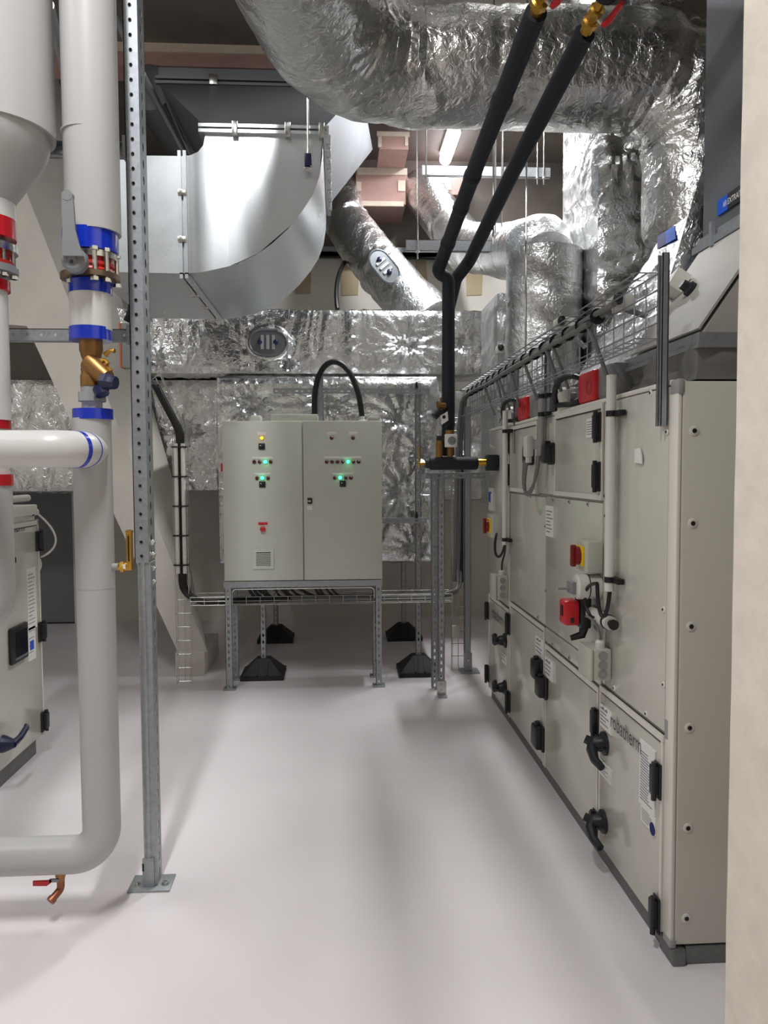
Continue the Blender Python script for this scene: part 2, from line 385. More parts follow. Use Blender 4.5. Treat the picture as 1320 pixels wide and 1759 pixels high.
b.add(vs, [(0, 1, 2, 3, 4, 5, 6), (13, 12, 11, 10, 9, 8, 7), (1, 8, 9, 2), (2, 9, 10, 3), (0, 7, 8, 1), (3, 10, 11, 4), (4, 11, 12, 5), (5, 12, 13, 6), (6, 13, 7, 0)])
struct('trim_1', b, 'wall')
struct('trim_2', MB().box(f[0].x-0.02, f[1].x-0.02, YF-0.005, YB, 0, 0.19, 0.006), 'wall')

# ceiling beams with pink fire board and the boarded boxes on the back wall
yb = P(300, 76, Z=4.9).y; zbm, zpl = P(320, 114, Y=yb).z, P(320, 91, Y=yb).z
struct('trim_3', MB().box(-4.4, 0.9, yb, yb+0.25, zbm, 4.9), 'pink')
struct('trim_4', MB().box(-4.4, 0.9, yb-0.015, yb, zpl, 4.9), 'plaster')
def px_box(x0, x1, y0, y1, Y, d):
    a, c = P(x0, y1, Y=Y), P(x1, y0, Y=Y); return a.x, c.x, Y, Y+d, a.z, min(c.z, 4.89)
def boarded(n, x0, x1, y0, y1, Y, d, border=()):
    o = struct(n, MB().box(*px_box(x0, x1, y0, y1, Y, d)), 'pink')
    for q in border: obj('plaster_seam', MB().box(*px_box(*q, Y-0.012, 0.02)), 'plaster', o)
boarded('trim_5', 612, 697, 290, 350, 7.75, 0.6, [(614, 700, 289, 299), (612, 694, 346, 353), (612.5, 621, 312, 328), (684, 696.5, 310, 328)])
boarded('trim_6', 572, 800, 304, 331, 8.05, 0.3, [(572, 614, 303, 314), (697, 775, 303, 313), (764, 776, 314, 326)])
boarded('trim_7', 652, 702, 228, 256, 7.3, 0.5, [(648, 704, 226.5, 233), (650, 656, 234, 252), (696, 701, 234, 250)])
for k, (x0, x1, y0, y1) in enumerate([(508, 533, 440, 506), (587, 615, 445, 508), (714, 733, 447, 510), (802, 828, 440, 508), (646, 660, 490, 508)]):
    a, c = P(x0, y1, Y=8.35), P(x1, y0, Y=8.35)
    pl = [(a.x, 8.348, a.z), (c.x, 8.348, a.z+0.01), (c.x+0.01, 8.348, (a.z+c.z)/2), (c.x-0.01, 8.348, c.z), (a.x+0.01, 8.348, c.z), (a.x-0.01, 8.348, (a.z+2*c.z)/3)]
    struct('trim_%d' % (8+k), MB().prism(pl, (0, -0.006, 0)), 'tan')
# grey door in the back wall at left
a, c = P(72, 1086, Y=8.33), P(126, 842, Y=8.33)
d = struct('door_1', MB().box(a.x-0.35, c.x, 8.30, 8.345, 0.012, 2.05), 'door')
b = MB(); b.box(c.x, c.x+0.07, 8.27, 8.349, 0, 2.12); b.box(a.x-0.42, a.x-0.35, 8.27, 8.349, 0, 2.12); b.box(a.x-0.42, c.x+0.07, 8.27, 8.349, 2.05, 2.12)
obj('door_frame', b, 'wall', d)
obj('door_threshold', MB().box(a.x-0.35, c.x, 8.29, 8.349, 0, 0.015), 'black', d)

# ================================================================== RIGHT AIR HANDLING UNIT
XF = 1.06
A = thing('air_handling_unit', 'long cream air handling unit with black hinged doors standing along the right side', 'air handler', (1.6, 3.8, 0))
obj('body', MB().box(XF+0.02, 2.35, 2.36, 5.33, 0.06, 1.86), 'ahu', A)
obj('corner_profile', MB().box(XF, XF+0.014, 2.347, 2.411, 0.075, 1.84, 0.004), 'ahuw', A)
obj('corner_piece', MB().box(XF-0.002, XF+0.02, 2.342, 2.402, 1.835, 1.882, 0.006), 'ahug', A)
obj('corner_piece', MB().box(XF-0.002, XF+0.02, 2.342, 2.402, 0.055, 0.085, 0.006), 'ahug', A)
obj('joint_piece', MB().box(XF-0.002, XF+0.02, 2.385, 2.41, 0.725, 0.79, 0.004), 'ahug', A)
obj('end_panel', MB().box(XF+0.0145, 2.35, 2.345, 2.37, 0.065, 1.875, 0.008), 'ahu', A)
obj('top_rail', MB().box(XF+0.002, XF+0.05, 2.40, 5.33, 1.868, 1.885, 0.004), 'ahuw', A)
obj('plinth', MB().box(XF+0.015, 2.3, 2.372, 5.30, 0, 0.0615), 'plinth', A)
obj('corner_foot', MB().box(XF+0.004, XF+0.05, 2.335, 2.44, 0, 0.056, 0.006), 'plinth', A)
obj('end_rail', MB().box(XF+0.052, 2.3, 2.345, 2.37, 0.0, 0.060, 0.006), 'plinth', A)
for z in [P(1190, y, Y=2.345).z for y in (740, 899, 1076, 1250, 1422, 1577)]:
    o = obj('panel_bolt', MB().lathe((1.112, 2.346, z), (0, -1, 0), [(0, 0.016), (0.003, 0.015), (0.004, 0.010)], 16), 'ahuw', A)
    obj('bolt_head', MB().lathe((1.112, 2.343, z), (0, -1, 0), [(0, 0.0085), (0.003, 0.007)], 8), 'black', o)
def front_plate(name, y0, y1, z0, z1, frame=True, t=0.0):
    g = 0.004
    o = obj(name, MB().box(XF-t, XF+0.03, y0+g, y1-g, z0+g, z1-g, 0.004), 'ahu', A)
    if frame:
        b = MB(); w_ = 0.022
        b.box(XF-t-0.004, XF+0.01, y0+g, y1-g, z1-g-w_, z1-g); b.box(XF-t-0.004, XF+0.01, y0+g, y0+g+w_*.7, z0+g, z1-g-w_-0.001); b.box(XF-t-0.004, XF+0.01, y1-g-w_*.7, y1-g, z0+g, z1-g-w_-0.001)
        obj('edge_profile', b, 'ahuw', o)
        obj('gasket_line', MB().box(XF-t-0.003, XF+0.01, y0+0.03, y1-0.03, z1-g-w_-0.006, z1-g-w_), 'black', o)
    return o
doors = {}
for k, (y0, y1, z0, z1) in dict(d1=(2.41, 3.03, .065, .733), d2=(3.035, 3.855, .065, .715), d3=(3.86, 4.67, .065, .795), d4=(4.685, 5.33, .065, .74)).items():
    doors[k] = front_plate('door', y0, y1, z0, z1)
for k, (y0, y1, z0, z1) in dict(u1=(3.02, 3.705, 1.475, 1.872), u2=(4.03, 4.68, 1.47, 1.868)).items():
    doors[k] = front_plate('door', y0, y1, z0, z1)
    b = MB(); b.box(XF-0.0065, XF+0.01, y0+0.003, y1-0.003, z0+0.003, z0+0.024); obj('bottom_profile', b, 'ahuw', doors[k])
front_plate('panel', 2.41, 2.97, .738, 1.868, False); front_plate('panel', 2.972, 3.015, .738, 1.868, False)
front_plate('panel', 3.02, 3.855, .80, 1.47, False); front_plate('panel', 3.86, 4.68, .80, 1.465, False)
front_plate('panel', 3.02, 3.855, .72, .798, False)
front_plate('panel', 3.71, 4.025, 1.475, 1.868, False); front_plate('panel', 4.685, 5.33, .745, 1.868, False)
for (px, py) in [(1119, 675), (1147, 742), (1111, 1226), (1141, 1047), (1056, 1182), (1141, 1176), (1040, 852), (1041, 886), (979, 862), (1011, 866), (951, 858), (912, 852), (939, 1015), (979, 1130), (1010, 1155), (938, 904), (925, 1060), (950, 1106)]:
    p = P(px, py, X=XF)
    o = obj('panel_bolt', MB().lathe((XF, p.y, p.z), (-1, 0, 0), [(0, 0.011), (0.003, 0.010), (0.004, 0.006)], 12), 'ahuw' if py in (675, 742, 1226, 1047, 1182, 1176) else 'ahug', A)
    obj('bolt_head', MB().lathe((XF-0.003, p.y, p.z), (-1, 0, 0), [(0, 0.005), (0.003, 0.004)], 8), 'black', o)
def hinge(px, py, parent, s=1.0):
    p = P(px, py, X=XF); h = 0.062*s; b = MB()
    b.box(XF-0.030, XF-0.004, p.y-0.022, p.y+0.016, p.z-h*0.78, p.z+h*0.8, 0.006)
    b.box(XF-0.012, XF-0.004, p.y-0.032, p.y+0.02, p.z-h, p.z+h*0.95, 0.004)
    b.cyl((XF-0.024, p.y-0.014, p.z-h*1.05), (XF-0.024, p.y-0.014, p.z+h*1.02), 0.009, n=10)
    obj('hinge', b, 'black', parent)
def lever(px, py, parent, dy=-1, drop=0.05):
    p = P(px, py, X=XF); b = MB()
    b.lathe((XF, p.y, p.z), (-1, 0, 0), [(0, 0.048), (0.010, 0.047), (0.018, 0.034), (0.045, 0.028), (0.056, 0.018)], 20)
    b.tube([(XF-0.045, p.y-dy*0.014, p.z+0.006), (XF-0.062, p.y+dy*0.02, p.z-0.016), (XF-0.060, p.y+dy*0.055, p.z-drop*0.9), (XF-0.048, p.y+dy*0.10, p.z-drop-0.008)], [0.021, 0.021, 0.018, 0.015], 10)
    b.tube([(XF-0.04, p.y, p.z), (XF-0.075, p.y-dy*0.02, p.z+0.014)], [0.02, 0.017], 10)
    obj('handle', b, 'black', parent)
def latch(px, py, parent, w_=0.045, h=0.052, t=0.05):
    p = P(px, py, X=XF)
    b = MB().box(XF-t, XF-0.003, p.y-w_, p.y+w_, p.z-h, p.z+h, 0.014); b.box(XF-t*0.4, XF-0.002, p.y-w_*1.2, p.y+w_*1.2, p.z-h*1.15, p.z+h*1.1, 0.01)
    b.box(XF-t*0.8, XF-t*0.3, p.y-w_*0.3, p.y+w_*0.3, p.z+h, p.z+h*1.3, 0.004)
    obj('latch', b, 'black', parent)
hinge(1133, 1338, doors['d1']); hinge(1131, 1567, doors['d1']); hinge(1027, 1240, doors['d2']); hinge(1025, 1414, doors['d2'])
hinge(876, 1071, doors['d3'], 1.1); hinge(876, 1204, doors['d3'], 1.1); hinge(840, 1048, doors['d4'], 1.0); hinge(840, 1156, doors['d4'], 1.0)
lever(1040, 1277, doors['d1']); lever(1038, 1411, doors['d1'], -1, 0.05); lever(869, 1100, doors['d4'], 1, -0.02); lever(869, 1181, doors['d4'], 1, -0.02)
latch(930, 1148, doors['d3']); latch(938, 1179, doors['d2']); latch(932, 1264, doors['d3'], 0.055, 0.06)
hinge(1031, 733, doors['u1']); hinge(1030, 818, doors['u1']); hinge(875, 760, doors['u2'], 1.1); hinge(875, 815, doors['u2'], 1.1)
latch(951, 779, doors['u1'], 0.04, 0.048, 0.055); latch(915, 781, doors['u2'], 0.04, 0.05, 0.05)
for q, (px, y0, y1) in enumerate([(1110, 1225, 1226)]): pass
def sticker(px0, px1, py0, py1, parent, rows=5, m='white', band=None, name='sticker', tri=False):
    """paper label on the unit face (left-bottom .. right-top pixel box measured at its left edge)"""
    a = P(px0, py0, X=XF); c = P(px1, py0, X=XF); bz = P(px0, py1, X=XF).z
    y0, y1, z1 = a.y, c.y, a.z; x = XF-0.0055
    o = obj(name, MB().box(x, XF+0.002, y1, y0, bz, z1), m, parent)
    if rows and parent is A:
        b = MB(); H = z1-bz; W = y0-y1
        for i in range(rows):
            z = z1 - H*(0.16+0.78*i/rows); l = W*random.uniform(0.45, 0.85)
            b.box(x-0.0006, x, y0-W*0.08-l, y0-W*0.08, z-H*0.28/(rows+1), z)
        if tri:
            for s in (0.3, 0.6): b.prism([(x-0.0008, y0-W*(s-.1), z1-H*0.16), (x-0.0008, y0-W*(s+.1), z1-H*0.16), (x-0.0008, y0-W*s, z1-H*0.06)], (0.0006, 0, 0))
        obj('print_lines', b, 'print_', o)
sticker(1033, 1053, 1206, 1245, A, 5, tri=True); sticker(1031, 1053, 1300, 1325, A, 5); sticker(1102, 1129, 1268, 1378, A, 18)
sticker(1104, 1129, 1380, 1408, A, 6); sticker(922, 936, 1090, 1122, A, 4, tri=True); sticker(938, 952, 1126, 1160, A, 4, tri=True)
sticker(1010, 1027, 720, 752, A, 6); sticker(940, 953, 868, 920, A, 7); sticker(841, 848, 838, 876, A, 2)
sticker(864, 871, 1120, 1136, A, 2); sticker(869, 876, 752, 782, A, 0)
p = P(843, 853, X=XF); obj('blue_mark', MB().box(XF-0.0075, XF, p.y-0.03, p.y+0.03, p.z-0.03, p.z+0.03), 'lblue', A)
p = P(1124, 1424, X=XF); obj('round_seal', MB().lathe((XF-0.005, p.y, p.z), (-1, 0, 0), [(0, 0.022), (0.0015, 0.022)], 18), 'dblue', A)
p = P(1052, 1243, X=XF); text('lettering', 'robatherm', 'letter', (XF-0.0062, p.y, p.z-0.012), (0, -1, 0), (0, 0, 1), 0.30, 0.062, doors['d1'])
p = P(847, 1059, X=XF); text('lettering', 'robatherm', 'letter', (XF-0.0062, p.y, p.z), (0, -1, 0), (0, 0, 1), 0.36, 0.075, doors['d4'])
p = P(1101, 785, X=XF)
obj('plastic_pouch', MB().prism([(XF-0.004, p.y+0.035, p.z-0.02), (XF-0.004, p.y-0.03, p.z-0.026), (XF-0.008, p.y-0.036, p.z+0.004), (XF-0.005, p.y-0.012, p.z+0.03), (XF-0.006, p.y+0.03, p.z+0.026)], (-0.004, 0.0, 0.002)), 'white', A)

# flexible collar, damper frames and the extract duct on top of its near end
S = thing('extract_duct_transition', 'pale insulated cone with grey canvas collar under the extract duct, top right', 'duct', (1.7, 2.9, 1.885))
b = MB(); n = 40; ring = []
def rect_ring(x0, x1, y0, y1, z, nseg=14, wob=0.0, seed=0):
    c = [(x0, y0), (x1, y0), (x1, y1), (x0, y1)]; out = []
    for i in range(4):
        for k in range(nseg):
            t = k/nseg; x = c[i][0]*(1-t)+c[(i+1) % 4][0]*t; y = c[i][1]*(1-t)+c[(i+1) % 4][1]*t
            h = wob*(noise.noise(V((x*6, y*6, seed+z*9)))) if k else 0
            out.append((x + (-h if i == 3 else h if i == 1 else 0), y + (-h if i == 0 else h if i == 2 else 0), z))
    return out
rings = [rect_ring(1.14-0.012*math.sin(math.pi*t)*-1, 2.2, 2.40+0.012*math.sin(math.pi*t), 3.05, 1.886+0.115*t, 14, 0.05*math.sin(math.pi*t), 4) for t in (0, .2, .4, .6, .8, 1)]
N = len(rings[0]); vs = [q for r_ in rings for q in r_]
b.add(vs, [(i*N+j, i*N+(j+1) % N, (i+1)*N+(j+1) % N, (i+1)*N+j) for i in range(5) for j in range(N)])
obj('canvas_collar', b, 'canvas', S)
b = MB(); b.box(1.15, 2.22, 2.40, 2.45, 2.0, 2.035); b.box(1.15, 1.20, 2.451, 3.06, 2.0, 2.035); b.box(1.14, 2.22, 2.385, 3.06, 1.985, 2.0); obj('lower_flange', b, 'galv', S)

def pyr(x0, z0, x1, z1, y0, y1a, y1b): return [(x0, y0, z0), (2.2, y0, z0), (2.2, y1a, z0), (x0, y1a, z0), (x1, y0+.005, z1), (2.2, y0+.005, z1), (2.2, y1b, z1), (x1, y1b, z1)]
obj('cone', MB().hexa(pyr(1.175, 2.035, 1.45, 2.45, 2.43, 3.04, 2.98)), 'cone', S)
obj('foil_facing', MB().slab((1.171, 2.44, 2.05), (0, 0.58, 0), (0.262, -0.03, 0.395), 0.008, (-1, 0, 0.6)), 'cone', S)
b = MB(); b.box(1.42, 2.2, 2.42, 3.04, 2.45, 2.478); b.box(1.435, 2.2, 2.43, 3.03, 2.484, 2.505)
for y in (2.62, 2.86): b.box(1.41, 1.425, y, y+0.02, 2.44, 2.53)
obj('upper_flange', b, 'galv', S)
nr = V((-0.86, 0, 0.51)); up_ = V((0.51, 0, 0.86))
o_ = V((1.315, 2.86, 2.29)); obj('probe_box', MB().slab(o_-up_*0.03, V((0, 0.11, -0.02)), up_*0.075, 0.06, nr), 'pvc', S)
obj('probe_gland', MB().lathe((1.30, 2.77, 2.25), nr, [(0, 0.028), (0.02, 0.028), (0.025, 0.02), (0.05, 0.018)], 14), 'black', S)
obj('cable_gland', MB().lathe((1.285, 2.94, 2.235), nr, [(0, 0.022), (0.03, 0.022), (0.035, 0.014), (0.05, 0.014)], 12), 'white', S)
Dk = thing('extract_air_duct', 'grey sheet metal riser duct with a blue and black label, top right', 'duct', (1.8, 2.75, 2.505))
obj('duct_body', MB().box(1.455, 2.2, 2.44, 3.02, 2.505, 4.88), 'sheetd', Dk)
a, c = P(1236, 342, X=1.453), P(1253, 342, X=1.453); zb, zt = P(1236, 371, X=1.453).z, P(1236, 345, X=1.453).z
lb = obj('label', MB().box(1.447, 1.456, c.y, a.y, zb, zt), 'lblue', Dk)
lk = obj('label', MB().box(1.447, 1.456, c.y-0.12, c.y, zb, zt), 'lblack', Dk, label='black half of the label')
text('lettering', 'AIR', 'white', (1.4464, c.y+0.032, zb+0.017), (0, -1, 0), (0, 0, 1), 0.028, 0.021, lb)
text('lettering', 'EXTRAIT', 'white', (1.4464, c.y-0.004, zb+0.017), (0, -1, 0), (0, 0, 1), 0.095, 0.021, lk)

# foil covered ducts standing on the unit
def tagged_foil(name, fn, m, label, cat='duct', group=None):
    b = MB(); fn(b); return solo(name, b, m, label, cat, group)
obj('damper_frame', MB().box(1.20, 2.3, 3.12, 5.25, 1.86, 2.03), 'plinth', A)
b = MB(); foil_face(b, (1.28, 4.15, 2.03), (0, -0.98, 0), (0.5, 0, 0.85), (-0.86, 0, 0.5), 131, 0.03, 1.4, along=1); foil_face(b, (1.28, 3.17, 2.03), (0.95, 0, 0), (0.25, 0, 0.85), (0, -1, 0), 133, 0.04, 1.2)
foil_face(b, (1.78, 4.15, 2.88), (0, -0.98, 0), (0.6, 0, 0), (0, 0, 1), 135, 0.05)
solo('foil_transition', b, 'foil', 'sloping foil transition piece between the pale cone and the foil riser', 'duct')
def f1(b): foil_box(b, 1.62, 2.35, 4.75, 5.5, 2.06, 4.88, 21, 'FLKR', 0.025, 1.2, stars=((0.16, 1.55, 0.35), (0.3, 0.7, 0.3)), along=1)
boxd = tagged_foil('foil_riser_duct', f1, 'foil', 'tall square foil wrapped riser with a sharp corner left of the extract duct')
def f2(b):
    foil_tube(b, fillet([(2.05, 4.30, 2.9), (2.05, 4.30, 3.80), (0.02, 4.30, 3.80), (-0.30, 2.9, 3.82), (-0.32, 1.6, 3.84)], [0, 0.52, 0.62, 0.6, 0], 10), 0.30, 31, 96, 0.02, 1.0, 0.95)
big = tagged_foil('foil_round_duct', f2, 'foilb', 'huge crinkled foil round duct sweeping overhead from the right towards the camera')
def f3(b):
    foil_tube(b, fillet([(2.6, 3.95, 4.36), (0.75, 3.95, 4.36), (0.35, 3.9, 4.9)], [0, 0.4, 0], 8), 0.29, 44, 64, 0.03, 1.3, 0.95)
tagged_foil('foil_round_duct', f3, 'foilb', 'upper foil duct just under the ceiling, cut off by the top edge of the photo')
def f4(b):
    foil_tube(b, [(1.365, 5.05, 2.06), (1.365, 5.05, 2.6), (1.365, 5.05, 3.02)], 0.245, 52, 72, 0.02, 1.2)
    b2 = fillet([(1.365, 5.05, 2.98), (1.35, 5.15, 3.08), P(870, 432, Y=6.0), P(800, 425, Y=6.9), P(722, 325, Y=8.0)], [0, 0.15, 0.4, 0.4, 0], 8)
    foil_tube(b, b2, lambda f: 0.20, 53, 64, 0.025, 1.0, 0.8)
tagged_foil('foil_round_duct', f4, 'foilf', 'foil round duct dropping from the back wall behind the two black pipes')
def f4b(b): foil_box(b, 1.15, 1.45, 5.5, 6.1, 1.35, 2.86, 57, 'FLT', 0.025, 1.0, along=1)
tagged_foil('foil_side_duct', f4b, 'foilf', 'narrow foil box duct at the far end of the unit')
def f5(b): 
    foil_tube(b, fillet([(0.10, 8.0, 4.6), (0.10, 7.7, 4.05), (0.42, 7.2, 3.45), (0.80, 6.85, 2.95)], [0, 0.4, 0.5, 0], 8), lambda f: 0.16+0.06*min(1, f*2.2), 61, 56, 0.025, 1.2, 0.7)
    foil_tube(b, [(0.7, 6.93, 3.08), (0.84, 6.82, 2.9)], 0.235, 62, 48, 0.03, .5)
dc = thing('foil_branch_duct', 'slanting foil branch duct with an oval hatch, left of the black pipes', 'duct', (0.5, 7.1, 3.0))
b = MB(); f5(b); obj('foil_skin', b, 'foilf', dc)
def hatch(parent, c, nrm, xdir, a, h):
    c, nrm, xd = V(c), V(nrm).normalized(), V(xdir).normalized(); yd = nrm.cross(xd)
    def ring(s, t): return [c + nrm*t + xd*((a-h)*math.copysign(1, math.cos(q)) + h*s*math.cos(q)) + yd*(h*s*math.sin(q)) for q in (2*math.pi*(i+0.5)/24 for i in range(24))]
    b = MB(); R = [ring(1.12, 0), ring(1.12, .018), ring(1.0, .024), ring(0.93, 0.016), ring(0.05, .018)]
    b.add([v for r_ in R for v in r_], [(i*24+j, i*24+(j+1) % 24, (i+1)*24+(j+1) % 24, (i+1)*24+j) for i in range(4) for j in range(24)] + [tuple(range(96, 120))])
    o = obj('access_hatch', b, 'sheetd', parent)
    b = MB()
    for s in (-0.3, 0, 0.3):
        q = c + nrm*0.018 + xd*(a*s); b.slab(q-xd*0.012-yd*h*0.55, xd*0.024, yd*h*1.1, 0.012, nrm)
    obj('hatch_rib', b, 'sheet', o)
    for s in (-0.42, 0.42):
        q = c + nrm*0.018 + xd*(a*s)
        obj('hatch_knob', MB().lathe(q, nrm, [(0, 0.022), (0.025, 0.02), (0.03, 0.012)], 10), 'navy', o)
c5 = P(661, 461, Y=6.86); hatch(dc, c5 + V((0, -0.02, 0)), (-0.15, -1, 0.45), (0.62, 0.05, -0.72), 0.16, 0.10)

# ================================================================== ITEMS ON THE UNIT FACE
def clip(b, y, z, r): b.lathe((XF-0.032, y, z-0.011), (0, 0, 1), [(0, r), (0.022, r)], 14); b.box(XF-0.03, XF-0.005, y-0.075, y+0.03, z-0.01, z+0.01)
def conduit(px, py0, py1, r, label, m='pvc', ties=(), x=XF-0.034):
    a, c = P(px, py0, X=x), P(px, py1, X=x); y = (a.y+c.y)/2
    t = thing('conduit', label, 'conduit', (x, y, c.z))
    b = MB().lathe((x, y, c.z), (0, 0, 1), [(0, r), (a.z-c.z, r), (a.z-c.z, r*0.8), (a.z-c.z-0.03, r*0.8)], 16); obj('tube', b, m, t)
    for py in ties:
        z = P(px, py, X=x).z; b = MB(); clip(b, y, z, r+0.003); obj('cable_tie', b, 'tie', t)
    return y, c.z, a.z
y1, zb1, zt1 = conduit(1049, 645, 1016, 0.0185, 'long cream conduit tube strapped upright to the near half of the unit', ties=(711, 996))
y2, zb2, zt2 = conduit(868, 706, 936, 0.017, 'cream conduit tube strapped upright at the far end of the unit', ties=(741, 927))
y3, zb3, zt3 = conduit(931, 672, 790, 0.018, 'short grey conduit tube dropping between the two upper doors', 'ahug', ties=(681, 712))
# isolators
def isolator(px, py0, py1, label, s=1.0):
    p0, p1 = P(px, py0, X=XF), P(px, py1, X=XF); y = p0.y; z1, z0 = p0.z, p1.z; h = z1-z0; m_ = (z0+z1)/2; w_ = 0.15*s
    t = thing('isolator_switch', label, 'switch', (XF, y+w_/2, z0))
    obj('switch_box', MB().box(XF-0.068, XF-0.001, y, y+w_, z0, z1, 0.008), 'box', t)
    obj('yellow_plate', MB().box(XF-0.078, XF-0.066, y+0.03, y+w_-0.03, m_-h*0.32, m_+h*0.32, 0.004), 'yellow', t)
    b = MB().lathe((XF-0.078, y+w_/2, m_), (-1, 0, 0), [(0, 0.038*s), (0.016, 0.036*s), (0.018, 0.03*s)], 18); b.box(XF-0.112, XF-0.09, y+w_/2-0.012, y+w_/2+0.012, m_-0.045*s, m_+0.045*s, 0.006)
    obj('rotary_knob', b, 'dred', t)
isolator(1038, 930, 985, 'yellow and red rotary isolator on a grey box beside the near conduit')
isolator(864, 884, 925, 'yellow and red rotary isolator at the far end of the unit', 1.1)
# junction boxes with three knockouts
def junction(px, py0, py1, label):
    p0, p1 = P(px, py0, X=XF), P(px, py1, X=XF); y, z1, z0 = p0.y, p0.z, p1.z
    t = thing('junction_box', label, 'junction box', (XF, y+0.07, z0))
    obj('box_body', MB().box(XF-0.072, XF-0.001, y, y+0.15, z0, z1, 0.006), 'box', t)
    obj('box_lid', MB().box(XF-0.086, XF-0.073, y-0.002, y+0.152, z0-0.002, z1+0.002, 0.005), 'box', t)
    for i in range(3):
        z = z0 + (z1-z0)*(0.2+0.3*i); b = MB().lathe((XF-0.036, y, z), (0, -1, 0), [(0, 0.019), (0.002, 0.019), (0.002, 0.015), (0.0005, 0.0145)], 18); obj('knockout', b, 'ahug', t)
    obj('cable_gland', MB().lathe((XF-0.034, y+0.04, z1), (0, 0, 1), [(0, 0.02), (0.022, 0.02), (0.03, 0.013)], 12), 'pvc', t)
    return V((XF-0.034, y+0.04, z1+0.03))
g1 = junction(1052, 1116, 1169, 'grey junction box with three round knockouts under the near conduit')
g2 = junction(874, 989, 1031, 'grey junction box with three round knockouts at the far end of the unit')
# smoke detector assembly
p = P(1030, 1007, X=XF)
t = thing('duct_smoke_detector', 'white round duct smoke detector between yellow isolator and red box', 'detector', (XF, p.y, p.z))
obj('housing', MB().lathe((XF-0.001, p.y, p.z), (-1, 0, 0), [(0, 0.05), (0.05, 0.05), (0.054, 0.053), (0.092, 0.051), (0.10, 0.042)], 24), 'pvc', t)
obj('gasket_ring', MB().lathe((XF-0.05, p.y, p.z), (-1, 0, 0), [(0, 0.0525), (0.004, 0.0525)], 24), 'black', t)
b = MB(); b.cyl((XF-0.095, p.y+0.01, p.z-0.01), (XF-0.165, p.y+0.02, p.z-0.01), 0.005); b.box(XF-0.12, XF-0.095, p.y-0.02, p.y+0.05, p.z-0.03, p.z+0.02, 0.004); obj('bracket', b, 'greyv', t)
q = V((XF-0.105, p.y+0.05, p.z-0.115))
t = thing('damper_switch', 'red boxed switch with black lever hanging in front of the unit', 'switch', (q.x, q.y, q.z-0.06))
obj('red_cover', MB().box(q.x-0.035, q.x+0.03, q.y-0.042, q.y+0.042, q.z-0.048, q.z+0.055, 0.012), 'redp', t)
b = MB(); b.box(q.x+0.03, q.x+0.075, q.y-0.05, q.y+0.04, q.z-0.06, q.z+0.075, 0.008); b.tube([(q.x+0.055, q.y-0.02, q.z-0.05), (q.x+0.045, q.y-0.02, q.z-0.09), (q.x+0.0, q.y-0.01, q.z-0.105)], [0.022, 0.018, 0.012], 8)
b.box(q.x+0.07, XF-0.001, q.y-0.02, q.y+0.02, q.z-0.01, q.z+0.02); obj('base_plate', b, 'black', t)
b = MB(); b.box(q.x-0.038, q.x-0.034, q.y-0.02, q.y+0.005, q.z-0.01, q.z+0.035); b.box(q.x-0.01, q.x+0.004, q.y-0.045, q.y-0.041, q.z-0.035, q.z-0.015); obj('dark_mark', b, 'black', t)
a, c = P(993, 1041, X=XF-0.03), P(1050, 1069, X=XF-0.03); z = (a.z+c.z)/2
t = thing('sampling_tube', 'short white horizontal tube with black straps on the unit face', 'tube', (XF-0.03, (a.y+c.y)/2, z))
obj('tube', MB().lathe((XF-0.03, a.y, z), (0, -1, 0), [(0, 0.024), (0.008, 0.026), (a.y-c.y, 0.026), (a.y-c.y, 0.014), (a.y-c.y-.02, 0.014)], 18), 'pvc', t)
b = MB()
for y in (a.y-0.04, c.y+0.04): b.lathe((XF-0.03, y, z), (0, -1, 0), [(0, 0.029), (0.012, 0.029)], 18)
obj('strap', b, 'tie', t); obj('end_plug', MB().lathe((XF-0.03, c.y-0.002, z), (0, -1, 0), [(-0.012, 0.014), (0.018, 0.012), (0.02, 0.02), (0.03, 0.02)], 12), 'black', t)
# cables round those items
cb = []; x = XF-0.03
cb.append((bez((x, y1, zb1+0.02), (x-0.01, y1, zb1-0.14), (x-0.04, y1+0.02, zb1-0.14), (x-0.03, y1+0.06, zb1+0.02)), 0.008))
cb.append((bez((x-0.03, y1+0.06, zb1+0.02), (x-0.05, y1+0.24, zb1-0.0), (x-0.03, y1+0.20, zb1-0.15), (x-0.02, y1+0.1, zb1-0.12)), 0.007))
bundle('cable_loop', 'black cable loops hanging out of the near conduit', 'cable', cb, 'cable')
cb = []; cb.append((bez(g1, g1+V((0, 0, 0.07)), (x-0.03, g1.y+0.05, zb1-0.2), (x-0.02, y1+0.09, zb1-0.12)), 0.005)); cb.append((bez(g1, g1+V((0, -.01, 0.06)), (x-0.055, g1.y-0.02, g1.z+0.1), (x-0.05, g1.y+0.03, zb1-0.12)), 0.005))
bundle('cable_loop', 'thin grey cables rising from the near junction box', 'cable', cb, 'gcable')
cb = []; cb.append((bez((x, y2, zb2+0.02), (x-0.02, y2+.05, zb2-0.15), (x-0.04, y2+0.25, zb2-0.1), (x-0.03, y2+0.12, zb2+0.06)), 0.008))
cb.append((bez(g2, g2+V((0, 0, 0.1)), (x, y2, zb2-0.1), (x, y2, zb2+0.02)), 0.006))
bundle('cable_loop', 'black cable loop between far conduit and far junction box', 'cable', cb, 'cable')
cb = []; p = P(925, 800, X=XF-0.05)
for k in range(3):
    cb.append((bez((p.x, y3+0.02*k-.02, zb3+0.02), (p.x-0.02, y3-0.02, zb3-0.2-0.02*k), (p.x-0.03, y3+0.3, zb3-0.25), (p.x-0.02, y3+0.20-0.03*k, zb3-0.0)), 0.008))
bundle('cable_loop', 'grey cable loop tied below the short grey conduit', 'cable', cb, 'gcable')
p = P(912, 765, X=XF-0.06)
